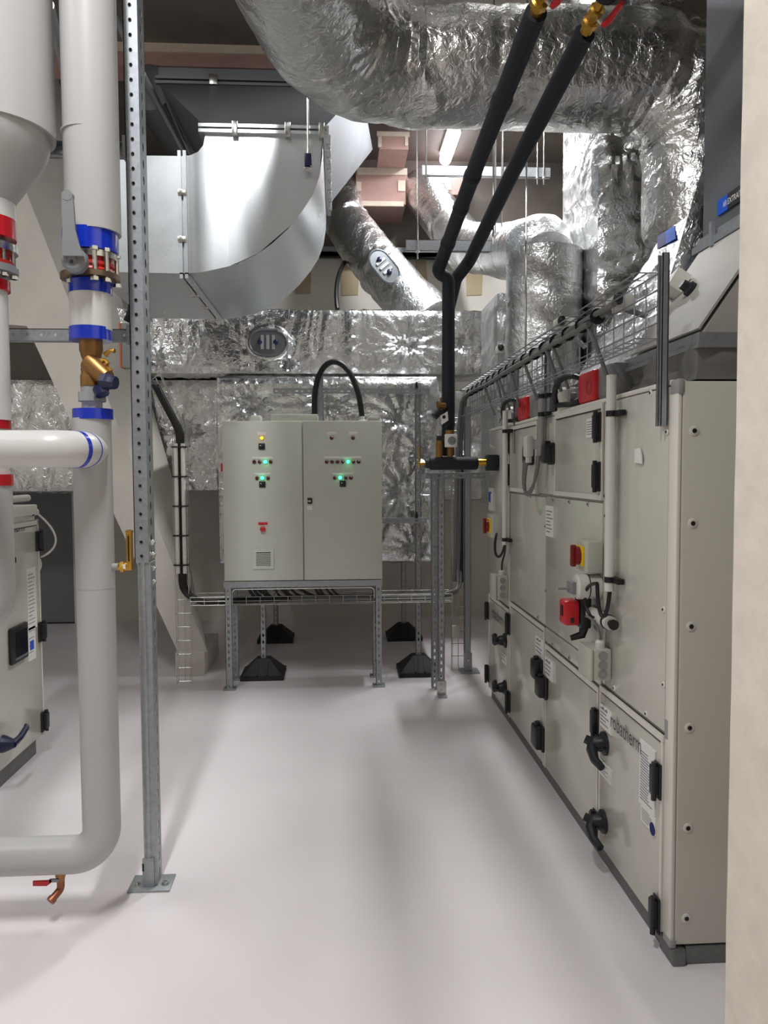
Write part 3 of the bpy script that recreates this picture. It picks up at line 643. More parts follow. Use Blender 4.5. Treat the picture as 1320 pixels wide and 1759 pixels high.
b = MB(); b.box(XF-0.09, XF-0.05, p.y-0.03, p.y+0.05, p.z-0.06, p.z+0.05, 0.012); b.box(XF-0.07, XF-0.001, p.y-0.02, p.y+0.03, p.z-0.02, p.z+0.03); b.cyl((XF-0.07, p.y, p.z-0.09), (XF-0.07, p.y, p.z-0.06), 0.016)
solo('pressure_sensor', b, 'pvc', 'small pale sensor under clear film beside the short grey conduit', 'sensor')
# actuators on the top edge
def actuator(y, label):
    z = 1.888; t = thing('damper_actuator', label, 'actuator', (1.15, y, z))
    obj('red_cover', MB().box(1.065, 1.11, y-0.11, y+0.11, z, z+0.135, 0.02), 'redp', t)
    obj('housing', MB().box(1.085, 1.195, y-0.27, y-0.10, z, z+0.14, 0.016), 'greyv', t); obj('rear_housing', MB().box(1.11, 1.195, y-0.10, y+0.12, z, z+0.13, 0.01), 'black', t)
    b = MB(); b.box(1.09, 1.195, y+0.15, y+0.28, z, z+0.09, 0.012); b.cyl((1.06, y+0.21, z+0.045), (1.1, y+0.21, z+0.045), 0.022); b.box(1.08, 1.1, y+0.13, y+0.3, z+0.02, z+0.04); obj('clamp', b, 'greyv', t)
    b = MB().tube(bez((1.075, y+0.09, z+0.115), (1.02, y+0.2, z+0.17), (1.02, y+0.4, z+0.10), (1.05, y+0.36, z+0.02))+[V((1.065, y+0.2, z+0.012)), V((1.075, y+0.1, z+0.02))], 0.013, 8); obj('lead', b, 'cable', t)
    for rr in (0.036, 0.022): obj('emblem_ring', MB().lathe((1.0655, y-0.055, z+0.065), (-1, 0, 0), [(0, rr), (0.0015, rr), (0.0015, rr-0.004), (0, rr-0.004)], 18), 'dred', t)
    b = MB().lathe((1.13, y+0.46, z), (0, 0, 1), [(0, 0.05), (0.10, 0.05), (0.115, 0.036)], 18); obj('cable_box', b, 'pvc', t)
actuator(3.27, 'red faced damper actuator on the top edge near the tall near conduit')
actuator(4.42, 'red faced damper actuator at the far end, behind the grey conduit')

# ================================================================== WIRE CABLE TRAY ALONG THE UNIT
T = thing('wire_cable_tray', 'long zinc wire cable tray on posts running above the cream unit', 'cable tray', (1.03, 4.2, 2.03))
b = MB(); z0, z1 = 2.025, 2.235
wires(b, (1.045, 2.47, z0), (0, 1, 0), (0, 0, 1), (-1, 0, 0), 3.55, z1-z0, 0.075, 5, 2, 0.1, 0.003)
obj('wire_mesh', b, 'galv', T, kind='stuff')
for i, (px, zt, zb) in enumerate([(1134, 2.285, 1.74), (938, 2.27, 1.66), (884, 2.25, 1.7)]):
    x = 1.035 if i == 0 else 1.06; y = P(px, 600, X=x).y
    b = MB(); b.box(x-0.002, x+0.019, y-0.0205, y-0.0165, zb, zt); b.box(x-0.002, x+0.019, y+0.0165, y+0.0205, zb, zt); b.box(x+0.016, x+0.02, y-0.0205, y+0.0205, zb, zt)
    b.box(x-0.002, x, y-0.0205, y-0.011, zb, zt); b.box(x-0.002, x, y+0.011, y+0.0205, zb, zt)
    obj('post', b, 'galv', T)
cb = []; rnd = random.Random(3)
for k in range(6):
    pts = []
    ox, oz = rnd.uniform(-0.02, 0.02), rnd.uniform(-0.02, 0.015)
    for i in range(30):
        y = 2.75+k*0.13 + (5.98-2.75-k*.13)*i/29
        pts.append((1.01+ox+0.006*noise.noise(V((y*2, k, 0))), y, 2.195+oz+0.012*noise.noise(V((y*1.5, k, 4)))))
    pts += [(0.995+ox, 6.03, 2.16+oz), (0.985+ox, 6.05, 2.05), (0.97+ox, 6.06, 1.9), (0.955+ox, 6.06, 1.5), (0.95+ox, 6.06, 1.0), (0.94+ox, 6.06, 0.72)]
    cb.append((pts, rnd.choice((0.009, 0.011, 0.013))))
cbl0 = bundle('cable_bundle', 'thick grey cable bundle lying in the long wire tray above the unit', 'cables', cb, 'gcable')
cb = []
for (ya, ca) in ((3.05, 1), (3.55, 1), (3.62, -1), (3.66, 1), (4.1, 1), (4.4, -1), (4.75, 1), (4.8, -1), (5.2, 1)):
    cb.append((bez((1.0, ya+0.12, 2.18), (0.99, ya-0.02*ca, 2.22), (1.0, ya-0.08, 2.12), (1.06, ya-0.06*ca, 1.97)), 0.0085))
bundle('cable_bundle', 'loose grey cable ends dropping from the long tray to the unit top', 'cables', cb, 'gcable')
for i in range(16):
    y = 2.95+i*0.19; obj('cable_tie', MB().lathe((1.01, y, 2.192), (0, 1, 0), [(0, 0.024), (0.001, 0.031), (0.006, 0.031), (0.007, 0.024)], 14), 'tie', cbl0)

for (px, py, Y, lab) in ((966, 556, 4.3, 'small white duct sensor with black cap behind the middle of the tray'), (862, 600, 5.3, 'small white duct sensor with black cap at the far end above the tray'), (1062, 520, 3.35, 'small white duct sensor with black cap near the pale cone')):
    x = 1.165; z = P(px, py, X=x).z; y = P(px, py, X=x).y; t = thing('duct_sensor', lab, 'sensor', (x, y, z))
    obj('sensor_body', MB().box(x-0.03, x+0.06, y-0.03, y+0.07, z-0.03, z+0.03, 0.01), 'pvc', t); obj('sensor_cap', MB().lathe((x-0.01, y-0.03, z+0.005), (-0.3, -1, 0.2), [(0, 0.022), (0.03, 0.02), (0.035, 0.012)], 12), 'black', t)
    obj('sensor_stem', MB().cyl((x+0.03, y+0.02, z-0.02), (x+0.13, y+0.02, z-0.12 if z > 2.3 else z-0.05), 0.012, n=10), 'greyv', t)

# ================================================================== BLACK INSULATED PIPES
def insulated(name, label, path, r, rf=0.12):
    t = thing(name, label, 'pipe', V(path[-1]))
    return t, fillet(path, rf, 7)
n1, n2 = P(925, 12, Y=2.95), P(1012, 44, Y=3.10)
f1 = P(762, 440, Y=5.05); f2 = P(806, 450, Y=5.20)
t1, pth = insulated('insulated_pipe', 'black foam insulated pipe, left one of the overhead pair, ending in a drop', [n1+(f1-n1)*0.012, n1.lerp(f1, 0.52)+V((0, 0, 0.02)), f1, P(751, 468, Y=5.15), P(771, 478, Y=5.16), V((0.745, 5.16, 1.70))], 0.042, 0.05)
obj('insulation', MB().tube(resample(pth, 0.08), 0.0425, 18), 'insul', t1)
for k in (0.25, 0.55, 0.7, 0.9):
    q = n1.lerp(f1, k)+V((0, 0, 0.02*(1-abs(k-.5)*2))); d = (f1-n1).normalized(); obj('tape_joint', MB().lathe(q, d, [(0, 0.043), (0.01, 0.047), (0.06, 0.047), (0.07, 0.043)], 18), 'insul', t1)
t2, pth = insulated('insulated_pipe', 'black foam insulated pipe, right one of the overhead pair', [n2+(f2-n2)*0.02, n2.lerp(f2, 0.5)+V((0, 0, 0.02)), f2, P(784, 478, Y=5.26), V((0.765, 5.26, 2.7)), V((0.765, 5.26, 1.9))], 0.042, 0.08)
obj('insulation', MB().tube(resample(pth, 0.08), 0.0425, 18), 'insul', t2)
def pipe_valve(n, f, t, name_):
    d = (n-f).normalized(); b = MB()
    b.lathe(n-d*0.03, d, [(0, 0.026), (0.03, 0.026), (0.035, 0.034), (0.06, 0.034), (0.065, 0.024), (0.09, 0.03), (0.12, 0.03), (0.125, 0.02), (0.2, 0.02)], 8); obj('valve_body', b, 'brass', t)
    q = n + d*0.06; b = MB(); b.cyl(q, q+V((0.03, 0, 0.0))+UPV*-0.035, 0.01, n=8); obj('valve_stem', b, 'steel', t)
    h = q+V((0.035, 0, -0.04)); b = MB().tube([h, h+d*0.03+V((0.01, 0, -0.005)), h+d*0.13+V((0.02, 0, -0.012))], [0.012, 0.014, 0.011], 8); obj('red_lever', b, 'redp', t)
    e0 = n + d*0.16; obj('insulation', MB().tube([e0, e0+d*0.7], 0.0475, 18), 'insul', t)
UPV = V((0, 0, 1))
pipe_valve(n1, f1, t1, ''); pipe_valve(n2, f2, t2, '')
# manifold
t = thing('valve_manifold', 'black insulated manifold with brass ends and white gauge at the foot of the drop pipe', 'valve', (0.75, 5.08, 1.6))
zM = P(790, 796, Y=5.1).z
obj('manifold_pipe', MB().tube([(0.585, 5.1, zM), (0.61, 5.1, zM), (0.62, 5.1, zM), (0.92, 5.06, zM), (0.93, 5.06, zM)], [0.028, 0.034, 0.044, 0.044, 0.036], 18), 'insul', t)
b = MB().tube([(0.93, 5.06, zM+.005), (0.985, 5.05, zM+.005), (0.99, 5.05, zM+.005), (1.04, 5.04, zM+.005)], [0.024, 0.024, 0.017, 0.017], 12); obj('brass_union', b, 'brass', t)
obj('insulated_block', MB().box(0.985, 1.055, 4.98, 5.10, zM-0.05, zM+0.055, 0.008), 'insul', t)
b = MB().cyl((0.55, 5.1, zM), (0.59, 5.1, zM), 0.012, n=10); b.box(0.538, 0.55, 5.09, 5.11, zM-0.03, zM+0.11, 0.003); obj('brass_lever', b, 'brass', t)
g = P(775, 757, Y=5.06); b = MB().box(g.x-0.04, g.x+0.04, 5.045, 5.08, g.z-0.043, g.z+0.043, 0.004); gq = obj('gauge_plate', b, 'white', t)
obj('gauge_dial', MB().lathe((g.x+.004, 5.046, g.z), (0, -1, 0), [(0, 0.028), (0.014, 0.026), (0.016, 0.012), (0.03, 0.01)], 20), 'greyv', gq)
b = MB().cyl((g.x, 5.1, zM+0.04), (g.x, 5.1, g.z-0.04), 0.02, n=12); b.cyl((g.x, 5.1, g.z+.03), (g.x, 5.1, g.z+.07), 0.03, n=12); obj('valve_neck', b, 'bronze', t)
s_ = P(755, 770, Y=5.1); obj('side_pot', MB().lathe((s_.x, 5.1, zM+0.03), (0, 0, 1), [(0, 0.022), (0.12, 0.024), (0.13, 0.012)], 14), 'bronze', t)
b = MB().box(s_.x-0.02, s_.x+0.05, 5.08, 5.12, s_.z+0.045, s_.z+0.085, 0.01); obj('side_cap', b, 'black', t)
q = P(757, 697, Y=5.12); t = thing('balancing_valve', 'small bronze balancing valve with black cap and white tag on the drop pipe', 'valve', (q.x, 5.12, q.z))
b = MB().cyl((q.x+0.03, 5.12, q.z), (q.x-0.02, 5.1, q.z+0.0), 0.022, n=12); b.cyl((q.x-0.03, 5.1, q.z+0.02), (q.x+0.01, 5.11, q.z+0.01), 0.01, n=8); b.cyl((q.x+0.0, 5.1, q.z-.01), (q.x+0.0, 5.1, q.z+0.05), 0.008, n=8); obj('valve_body', b, 'bronze', t)
obj('black_cap', MB().cyl((q.x-0.045, 5.09, q.z-0.075), (q.x-0.005, 5.1, q.z-0.03), 0.026, n=12), 'black', t)
obj('white_tag', MB().slab((q.x+0.0, 5.07, q.z-0.13), (0.045, 0, 0.03), (-0.005, 0, 0.06), 0.003, (0, -1, 0)), 'white', t)
obj('tag_ring', MB().lathe((q.x+0.016, 5.066, q.z-0.078), (0, -1, 0), [(0, 0.012), (0.002, 0.012)], 12), 'black', t)
# shelf frame under the manifold
def strut(b, x, y, z0, z1, w_=0.041, d_=0.041, holes='F', pitch=0.05, slot=True):
    """upright perforated channel, closed front facing the room"""
    t_ = 0.003; hw, hh = (0.0075, 0.014) if slot else (0.0065, 0.0065)
    if 'F' in holes: b.holes((x, y, z0), (1, 0, 0), (0, 0, 1), w_, z1-z0, pitch, hw, hh, -0.0 + t_, not slot or True)
    else: b.box(x-w_/2, x+w_/2, y, y+t_, z0, z1)
    if 'R' in holes: b.holes((x+w_/2, y+d_/2, z0), (0, 1, 0), (0, 0, 1), d_, z1-z0, pitch, hw, hh, t_)
    else: b.box(x+w_/2-t_, x+w_/2, y, y+d_, z0, z1)
    b.box(x-w_/2, x-w_/2+t_, y, y+d_, z0, z1)
    b.box(x-w_/2, x-w_/2+0.012, y+d_-t_, y+d_, z0, z1); b.box(x+w_/2-0.012, x+w_/2, y+d_-t_, y+d_, z0, z1)
FR = thing('pipe_stand', 'galvanised strut stand carrying the black manifold beside the unit', 'stand', (0.75, 5.2, 0))
sz = P(760, 812, Y=5.12).z
for (x, y) in ((0.728, 5.36), (0.70, 5.52)):
    b = MB(); strut(b, x, y, 0.01, sz, 0.045, 0.045, 'F'); obj('leg', b, 'galv', FR)
obj('foot_plate', MB().box(0.70, 0.76, 5.30, 5.42, 0, 0.012), 'galv', FR)
b = MB(); b.box(0.695, 0.76, 5.352, 5.358, 0.012, 0.11); b.lathe((0.728, 5.352, 0.04), (0, -1, 0), [(0, 0.01), (0.008, 0.009)], 6); b.lathe((0.728, 5.352, 0.08), (0, -1, 0), [(0, 0.01), (0.008, 0.009)], 6); obj('foot_bracket', b, 'steel', FR)
b = MB(); b.holes((0.585, 5.34, sz-0.022), (0, 0, 1), (1, 0, 0), 0.041, 0.45, 0.05, 0.007, 0.012, -0.003); b.box(0.585, 1.045, 5.1, 5.385, sz-0.003, sz)
b.box(0.585, 0.59, 5.08, 5.38, sz-0.04, sz); obj('shelf_rail', b, 'galv', FR)
t = thing('strut_post', 'plain grey strut post with a foot plate behind the wire tray drop', 'post', (1.02, 6.0, 0))
b = MB(); strut(b, 1.02, 5.98, 0.01, 2.10, 0.05, 0.045, 'N'); obj('post', b, 'galv', t)
b = MB().box(0.96, 1.11, 5.93, 6.07, 0, 0.012); b.box(0.99, 1.055, 5.972, 5.98, 0.01, 0.16, .002); obj('foot_plate', b, 'galv', t)
b = MB().lathe((1.022, 5.972, 0.10), (0, -1, 0), [(0, 0.01), (0.006, 0.009)], 6); obj('bolt', b, 'steel', t)

# ================================================================== CONTROL CABINET
YC = 5.62
k = P(381, 724, Y=YC); k2 = P(655, 722, Y=YC); k3 = P(386, 998, Y=YC); k4 = P(658, 995, Y=YC)
cx0, cx1, cz0, cz1 = (k.x+k3.x)/2, (k2.x+k4.x)/2, (k3.z+k4.z)/2, (k.z+k2.z)/2; cxm = P(521, 860, Y=YC).x
K = thing('control_cabinet', 'pale grey two door control cabinet with green and red pilot lamps on strut legs', 'cabinet', ((cx0+cx1)/2, 5.77, cz0))
obj('body', MB().box(cx0+0.006, cx1-0.006, YC+0.022, 5.93, cz0+0.004, cz1-0.004, 0.006), 'cab', K)
dl = obj('door', MB().box(cx0, cxm-0.003, YC, YC+0.02, cz0, cz1, 0.005), 'cab', K)
dr = obj('door', MB().box(cxm+0.003, cx1, YC, YC+0.02, cz0, cz1, 0.005), 'cab', K)
def plate(px0, px1, py0, py1, par, m='white', name='label_plate', t_=0.004):
    a, c = P(px0, py1, Y=YC), P(px1, py0, Y=YC); return obj(name, MB().box(a.x, c.x, YC-t_, YC, a.z, c.z, 0.001), m, par)
for a in ((442, 458, 742.5, 748), (433, 469, 784.5, 788.5), (438, 465, 812, 816)): plate(*a, dl)
for a in ((562, 578, 742, 748), (599, 615, 742, 748), (557, 621, 784, 788), (572, 607, 811.5, 815.5)): plate(*a, dr)
plate(444, 460, 897, 901.5, dl, 'redp'); plate(528, 537, 869, 876, dr)
def pilot(px, py, par, kind):
    p = P(px, py, Y=YC); m = dict(r='lampoff', g='green', o='orange')[kind]
    o = obj('pilot_lamp', MB().lathe((p.x, YC, p.z), (0, -1, 0), [(0, 0.0125), (0.012, 0.0118), (0.017, 0.007)], 14), m, par)
    if kind == 'g': o['label'] = 'pilot lamp glowing green'
    if kind == 'o': o['label'] = 'pilot lamp glowing orange'
    obj('lamp_bezel', MB().lathe((p.x, YC, p.z), (0, -1, 0), [(0, 0.0155), (0.005, 0.0155), (0.005, 0.0125)], 14), 'greyv', par)
for a in ((450, 752.5, 'o'), (437, 793.5, 'r'), (446.5, 793.5, 'r'), (456, 793.5, 'g'), (465, 793.5, 'r'), (442, 821.5, 'r'), (451, 821, 'g'), (460.5, 821.5, 'r')): pilot(a[0], a[1], dl, a[2])
for a in ((570, 752.5, 'r'), (606.5, 752.5, 'r'), (561.5, 793.5, 'r'), (570.7, 793.5, 'r'), (580, 793.5, 'r'), (589, 793.5, 'r'), (598.3, 793, 'g'), (607.2, 793.5, 'r'), (616.3, 793.5, 'r'), (575.5, 821, 'r'), (584.7, 820.5, 'g'), (594, 821, 'r'), (603, 821, 'r')): pilot(a[0], a[1], dr, a[2])
def selector(px, py, par):
    p = P(px, py, Y=YC); o = obj('selector_switch', MB().box(p.x-0.023, p.x+0.023, YC-0.012, YC, p.z-0.023, p.z+0.023, 0.003), 'black', par)
    b = MB().lathe((p.x, YC-0.012, p.z), (0, -1, 0), [(0, 0.016), (0.01, 0.015)], 14); b.slab((p.x-0.012, YC-0.03, p.z+0.006), (0.004, 0, 0.005), (0.018, 0, -0.018), 0.01, (0, 1, 0)); obj('selector_knob', b, 'black', par)
    obj('pointer_mark', MB().slab((p.x-0.013, YC-0.031, p.z+0.009), (0.003, 0, 0.003), (0.008, 0, -0.008), 0.001, (0, 1, 0)), 'white', par)
selector(450, 767, dl); selector(451, 832, dl); selector(589, 831, dr)
p = P(452, 908.5, Y=YC); obj('emergency_button', MB().lathe((p.x, YC, p.z), (0, -1, 0), [(0, 0.012), (0.012, 0.012), (0.014, 0.021), (0.028, 0.019), (0.032, 0.01)], 18), 'redp', dl)
p = P(532.5, 860.5, Y=YC); b = MB().box(p.x-0.017, p.x+0.017, YC-0.01, YC, p.z-0.022, p.z+0.022, 0.004); lk = obj('door_lock', b, 'black', dr)
b = MB().cyl((p.x, YC-0.022, p.z), (p.x, YC-0.008, p.z), 0.007, n=8); b.box(p.x-0.025, p.x+0.008, YC-0.024, YC-0.02, p.z-0.004, p.z+0.004); obj('key', b, 'steel', dr)
a, c = P(435.5, 977, Y=YC), P(470.5, 943, Y=YC)
b = MB(); w4 = 0.022
for (x0, x1, q0, q1) in ((a.x, c.x, c.z-w4, c.z), (a.x, c.x, a.z, a.z+w4), (a.x, a.x+w4, a.z+w4, c.z-w4), (c.x-w4, c.x, a.z+w4, c.z-w4)): b.box(x0, x1, YC-0.012, YC, q0, q1)
vf = obj('vent_frame', b, 'cab', dl)
for i in range(9):
    z = a.z+w4+(c.z-a.z-2*w4)*(i+0.15)/9; obj('vent_slat', MB().slab((a.x+w4, YC-0.003, z), (c.x-a.x-2*w4, 0, 0), (0, -0.009, -0.006), 0.002, (0, 0, 1)), 'cab', dl)
obj('vent_back', MB().box(a.x+w4, c.x-w4, YC-0.0025, YC-0.001, a.z+w4, c.z-w4), 'black', dl)
p = P(379, 803, Y=YC+0.1); b = MB().lathe((cx0+0.006, YC+0.12, p.z), (-1, 0, 0), [(0, 0.025), (0.02, 0.024), (0.03, 0.018)], 14); b.box(cx0-0.03, cx0-0.014, YC+0.11, YC+0.13, p.z-0.03, p.z+0.03, 0.004); obj('side_isolator_knob', b, 'redp', K)
b = MB().box(P(422, 0, Y=5.75).x, P(440, 0, Y=5.75).x, 5.68, 5.8, cz1-0.005, cz1+0.045, 0.01); obj('top_gland_box', b, 'cab', K)
b = MB().box(P(458, 0, Y=5.78).x, P(540, 0, Y=5.78).x, 5.7, 5.86, cz1-0.005, cz1+0.055, 0.006); obj('top_gland_box', b, 'cab', K)
b = MB().lathe((P(622, 715, Y=5.75).x, 5.75, cz1-.004), (0, 0, 1), [(0, 0.035), (0.015, 0.035), (0.02, 0.022), (0.05, 0.02)], 14); obj('top_cable_gland', b, 'cab', K)
# stand
ST = thing('cabinet_stand', 'perforated galvanised strut frame with four legs under the grey control cabinet', 'stand', ((cx0+cx1)/2, 5.77, 0))
xl, xr = P(393, 1100, Y=5.63).x, P(651, 1100, Y=5.63).x; zt = cz0-0.006
for (x, y) in ((xl, 5.63), (xr, 5.63), (xl+0.01, 5.90), (xr-0.01, 5.90)):
    b = MB(); strut(b, x, y, 0.012, zt, 0.045, 0.041, 'FR', 0.048); o = obj('leg', b, 'galv', ST)
    obj('foot_plate', MB().box(x-0.045, x+0.045, y-0.02, y+0.075, 0, 0.012, 0.002), 'galv', ST)
b = MB(); b.box(xl-.03, xr+.03, 5.628, 5.632, zt-0.045, zt); b.box(xl-.03, xr+.03, 5.63, 5.67, zt-0.003, zt); b.box(xl-.03, xr+.03, 5.63, 5.64, zt-0.045, zt-0.042); obj('top_rail', b, 'galv', ST)
b = MB(); b.box(xl-.03, xr+.03, 5.90, 5.94, zt-0.045, zt); obj('top_rail', b, 'galv', ST)
for x in (xl, xr):
    b = MB().box(x-0.02, x+0.02, 5.67, 5.90, zt-0.045, zt-0.004); obj('side_rail', b, 'galv', ST)
b = MB(); p0, p1 = P(398, 1012, Y=5.66), P(644, 1012, Y=5.66); z_ = p0.z
b.tube(fillet([(p0.x+.002, 5.66, z_-0.12), (p0.x+.002, 5.66, z_), (p1.x-.002, 5.66, z_), (p1.x-.002, 5.66, z_-0.08)], 0.03, 6), 0.007, 8); obj('bent_bar', b, 'steel', ST)

# trays around and behind the cabinet with their cables
yT = 5.84; zT = P(500, 1035, Y=yT).z
t = thing('wire_cable_tray', 'horizontal wire cable tray passing under the grey control cabinet', 'cable tray', (-0.1, yT, zT))
b = MB(); xa, xb = P(330, 1030, Y=yT).x, P(775, 1020, Y=yT).x
wires(b, (xa, yT-0.07, zT), (1, 0, 0), (0, 1, 0), (0, 0, 1), xb-xa, 0.2, 0.06, 4, 2, 0.1, 0.003); obj('wire_mesh', b, 'steel', t, kind='stuff')
t = thing('wire_cable_tray', 'upright wire cable tray left of the cabinet, from the floor up beside the raking beam', 'cable tray', (-1.15, 5.9, 0))
xv = P(304, 1000, Y=5.9).x; b = MB(); zk = P(305, 745, Y=5.9).z
wires(b, (xv, 5.9, 0.0), (0, 0, 1), (1, 0, 0), (0, -1, 0), zk, 0.10, 0.06, 3, 1, 0.1, 0.003)
e = P(258, 655, Y=5.9); d = V((e.x-xv, 0, e.z-zk)); wires(b, (xv, 5.9, zk), d, (0.75, 0, 0.65), (0, -1, 0), d.length, 0.10, 0.06, 3, 1, 0.1, 0.003)
obj('wire_mesh', b, 'steel', t, kind='stuff')
t = thing('wire_cable_tray', 'upright wire cable tray right of the cabinet, rising to the unit from the floor', 'cable tray', (0.96, 6.0, 0))
b = MB(); xw = P(776, 1000, Y=6.12).x
wires(b, (xw, 6.12, 0.0), (0, 0, 1), (1, 0, 0), (0, -1, 0), 2.02, 0.11, 0.05, 3, 1, 0.1, 0.003); obj('wire_mesh', b, 'steel', t, kind='stuff')
p = P(782, 1085, Y=6.05); obj('tray_box', MB().box(p.x-0.025, p.x+0.03, 6.02, 6.08, p.z-0.05, p.z+0.05, 0.006), 'box', t)
def bundle_path(pts, k, spread, r, m, name, label, rf=0.12):
    b = []; rnd = random.Random(len(label))
    for i in range(k):
        o = V((rnd.uniform(-spread, spread), rnd.uniform(-spread, spread)*0.8, rnd.uniform(-spread, spread))); b.append((fillet([V(p)+o for p in pts], rf, 6), r))
    return bundle(name, label, 'cables', b, m)
xc = xv+0.05
cbl = bundle_path([P(262, 664, Y=5.86)+V((0.02, 0, 0)), (xc, 5.86, zk), (xc, 5.86, zT+0.07), (xc+0.15, 5.82, zT+0.0), (xl+.02, 5.80, zT+0.02), (-0.35, 5.80, zT+0.03)], 6, 0.017, 0.014, 'cable', 'cable_bundle', 'thick black cable bundle coming down the left tray and curving under the cabinet', 0.2)
zs0, zs1 = P(310, 985, Y=5.84).z, P(305, 755, Y=5.84).z
solo('conduit', MB().tube([(xc-0.026, 5.835, zs0), (xc-0.026, 5.835, zs1-.03)], 0.016, 10), 'pvc', 'pale conduit on the left of the black bundle beside the cabinet', 'conduit')
solo('conduit', MB().tube([(xc+0.026, 5.835, zs0), (xc+0.026, 5.835, zs1-.03)], 0.016, 10), 'pvc', 'pale conduit on the right of the black bundle beside the cabinet', 'conduit')
for i in range(5):
    z = zs0+0.06+(zs1-zs0-0.12)*i/4; obj('cable_tie', MB().box(xc-0.055, xc+0.055, 5.812, 5.85, z, z+0.010), 'tie', cbl)
bundle_path([(-0.35, 5.80, zT+0.035), (xb-0.1, 5.82, zT+0.03), (0.95, 5.98, zT+0.05), (0.965, 6.07, zT+0.2), (0.965, 6.07, 1.2)], 4, 0.016, 0.012, 'gcable', 'cable_bundle', 'grey cables lying in the tray right of the cabinet, curving up the post', 0.1)
bundle_path([(0.985, 6.07, zT+0.1), (0.985, 6.07, 1.2), (0.985, 6.07, 1.72)], 2, 0.012, 0.013, 'cable', 'cable_bundle', 'black cables upright in the right hand wire tray', 0.05)
b = []; rnd = random.Random(11)
for (px0, px1) in ((425, 440), (432, 450), (445, 462), (452, 468), (470, 484), (478, 500), (485, 505), (492, 520), (540, 552), (546, 560), (556, 575), (565, 585), (430, 470), (500, 545)):
    a, c = P(px0, 1008, Y=5.72), P(px1, 1032, Y=5.80)
    b.append((bez((a.x, 5.74, cz0-0.001), (a.x+0.01, 5.74, cz0-0.08), (c.x-0.05, 5.80, zT+0.06), (c.x+0.04, 5.81, zT+0.03), 8), rnd.choice((0.009, 0.012))))
bundle('cable_bundle', 'short black cables dropping from the cabinet floor into the tray', 'cables', b, 'cable')
b = MB().tube(bez(P(541, 715, Y=5.8), P(532, 590, Y=5.8), P(612, 590, Y=5.78), (P(622, 715, Y=5.75).x, 5.75, cz1+0.04), 20), 0.021, 12)
solo('cable', b, 'cable', 'thick black cable arching over the top of the grey cabinet', 'cable')
bundle('cable_bundle', 'two grey cables rising from the top of the cabinet', 'cables', [(bez(P(px, 715, Y=5.81), P(px-1, 690, Y=5.81), P(px-2, 650, Y=5.81), P(px+8, 640, Y=5.82), 10), 0.010) for px in (541, 546)], 'gcable')
x = P(551, 700, Y=5.86).x; b = MB(); strut(b, x, 5.86, cz1+0.0, P(551, 640, Y=5.86).z, 0.04, 0.03, 'N'); solo('strut_post', b, 'galv', 'short strut upright standing behind the top of the cabinet', 'post')

# ================================================================== FOIL DUCTS BEHIND THE CABINET
D = thing('foil_plenum_duct', 'large crinkled foil box duct on rubber feet filling the space behind the cabinet', 'duct', (0.1, 6.8, 0.88))
b = MB(); foil_box(b, -0.93, 0.80, 6.12, 8.33, 0.88, 2.33, 71, 'FLRB', 0.018, 1.35, stars=((1.45, 1.12, 0.35), (1.45, 0.55, 0.45), (0.25, 1.25, 0.35), (0.85, 1.25, 0.3), (1.55, 0.1, 0.3), (1.62, 0.85, 0.25)))
foil_face(b, (-0.93, 6.12, 2.33), (1.73, 0, 0), (0, 2.2, 0.04), (0, 0, 1), 75, 0.05); obj('foil_skin', b, 'foil', D)
b = MB(); foil_box(b, -3.6, -0.95, 6.86, 8.33, 1.44, 2.40, 81, 'FBT', 0.025, 1.2, stars=((2.25, 0.5, 0.35), (0.6, 0.5, 0.4), (1.3, 0.4, 0.3))); obj('foil_skin', b, 'foil', D)
b = MB(); foil_box(b, 0.80, 1.9, 6.75, 8.33, 1.35, 2.30, 85, 'FLBTR', 0.025, 1.2, stars=((0.4, 0.5, 0.4),), along=1); obj('foil_skin', b, 'foil', D)
b = MB(); 
for (x, y0, z0, z1) in ((-0.99, 6.84, 1.44, 2.42),): foil_tube(b, [(x, y0, z0), (x, y0, z1)], 0.035, 90, 14, 0.03, 0.7)
obj('foil_corner_roll', b, 'foil', D)
b = MB(); foil_face(b, (-0.93, 6.115, 2.20), (1.73, 0, 0), (0, 0.06, 0.15), (0, -1, 0.3), 93, 0.03, 1.6); obj('foil_top_edge', b, 'foil', D)
U = thing('foil_header_duct', 'long horizontal foil header duct with an oval hatch high above the cabinet', 'duct', (-0.2, 6.9, 2.46))
b = MB(); x0 = P(180, 560, Y=6.6).x; x1 = P(838, 560, Y=6.6).x; zb, zt = P(600, 642, Y=6.6).z, P(600, 533, Y=6.6).z
st = [((P(px, py, Y=6.6).x-x0), (P(px, py, Y=6.6).z-zb), R) for (px, py, R) in ((700, 592, 0.30), (797, 590, 0.24), (493, 627, 0.14), (275, 620, 0.16), (443, 630, 0.14))]
foil_box(b, x0, x1, 6.6, 7.15, zb, zt, 101, 'FLRBT', 0.018, 1.0, stars=st); obj('foil_skin', b, 'foil', U)
for px in (425, 605, 827):
    b = MB(); p = P(px, 590, Y=6.58); foil_face(b, (p.x-0.06, 6.583, zb+0.01), (0.12, 0, 0), (0, 0, zt-zb-0.02), (0, -1, 0), 110+px, 0.02, 1.5, along=1); obj('foil_joint_band', b, 'foil', U)
p = P(461, 589, Y=6.58); hatch(U, (p.x, 6.565, p.z), (0, -1, 0), (1, 0, 0), 0.155, 0.105)
b = MB(); foil_tube(b, [V((p.x, 6.57, p.z)) + V((0.17*math.cos(a)*1.0, 0, 0.13*math.sin(a))) for a in (2*math.pi*i/30 for i in range(31))], 0.018, 115, 10, 0.02, 0.5); obj('foil_hatch_rim', b, 'foil', U)
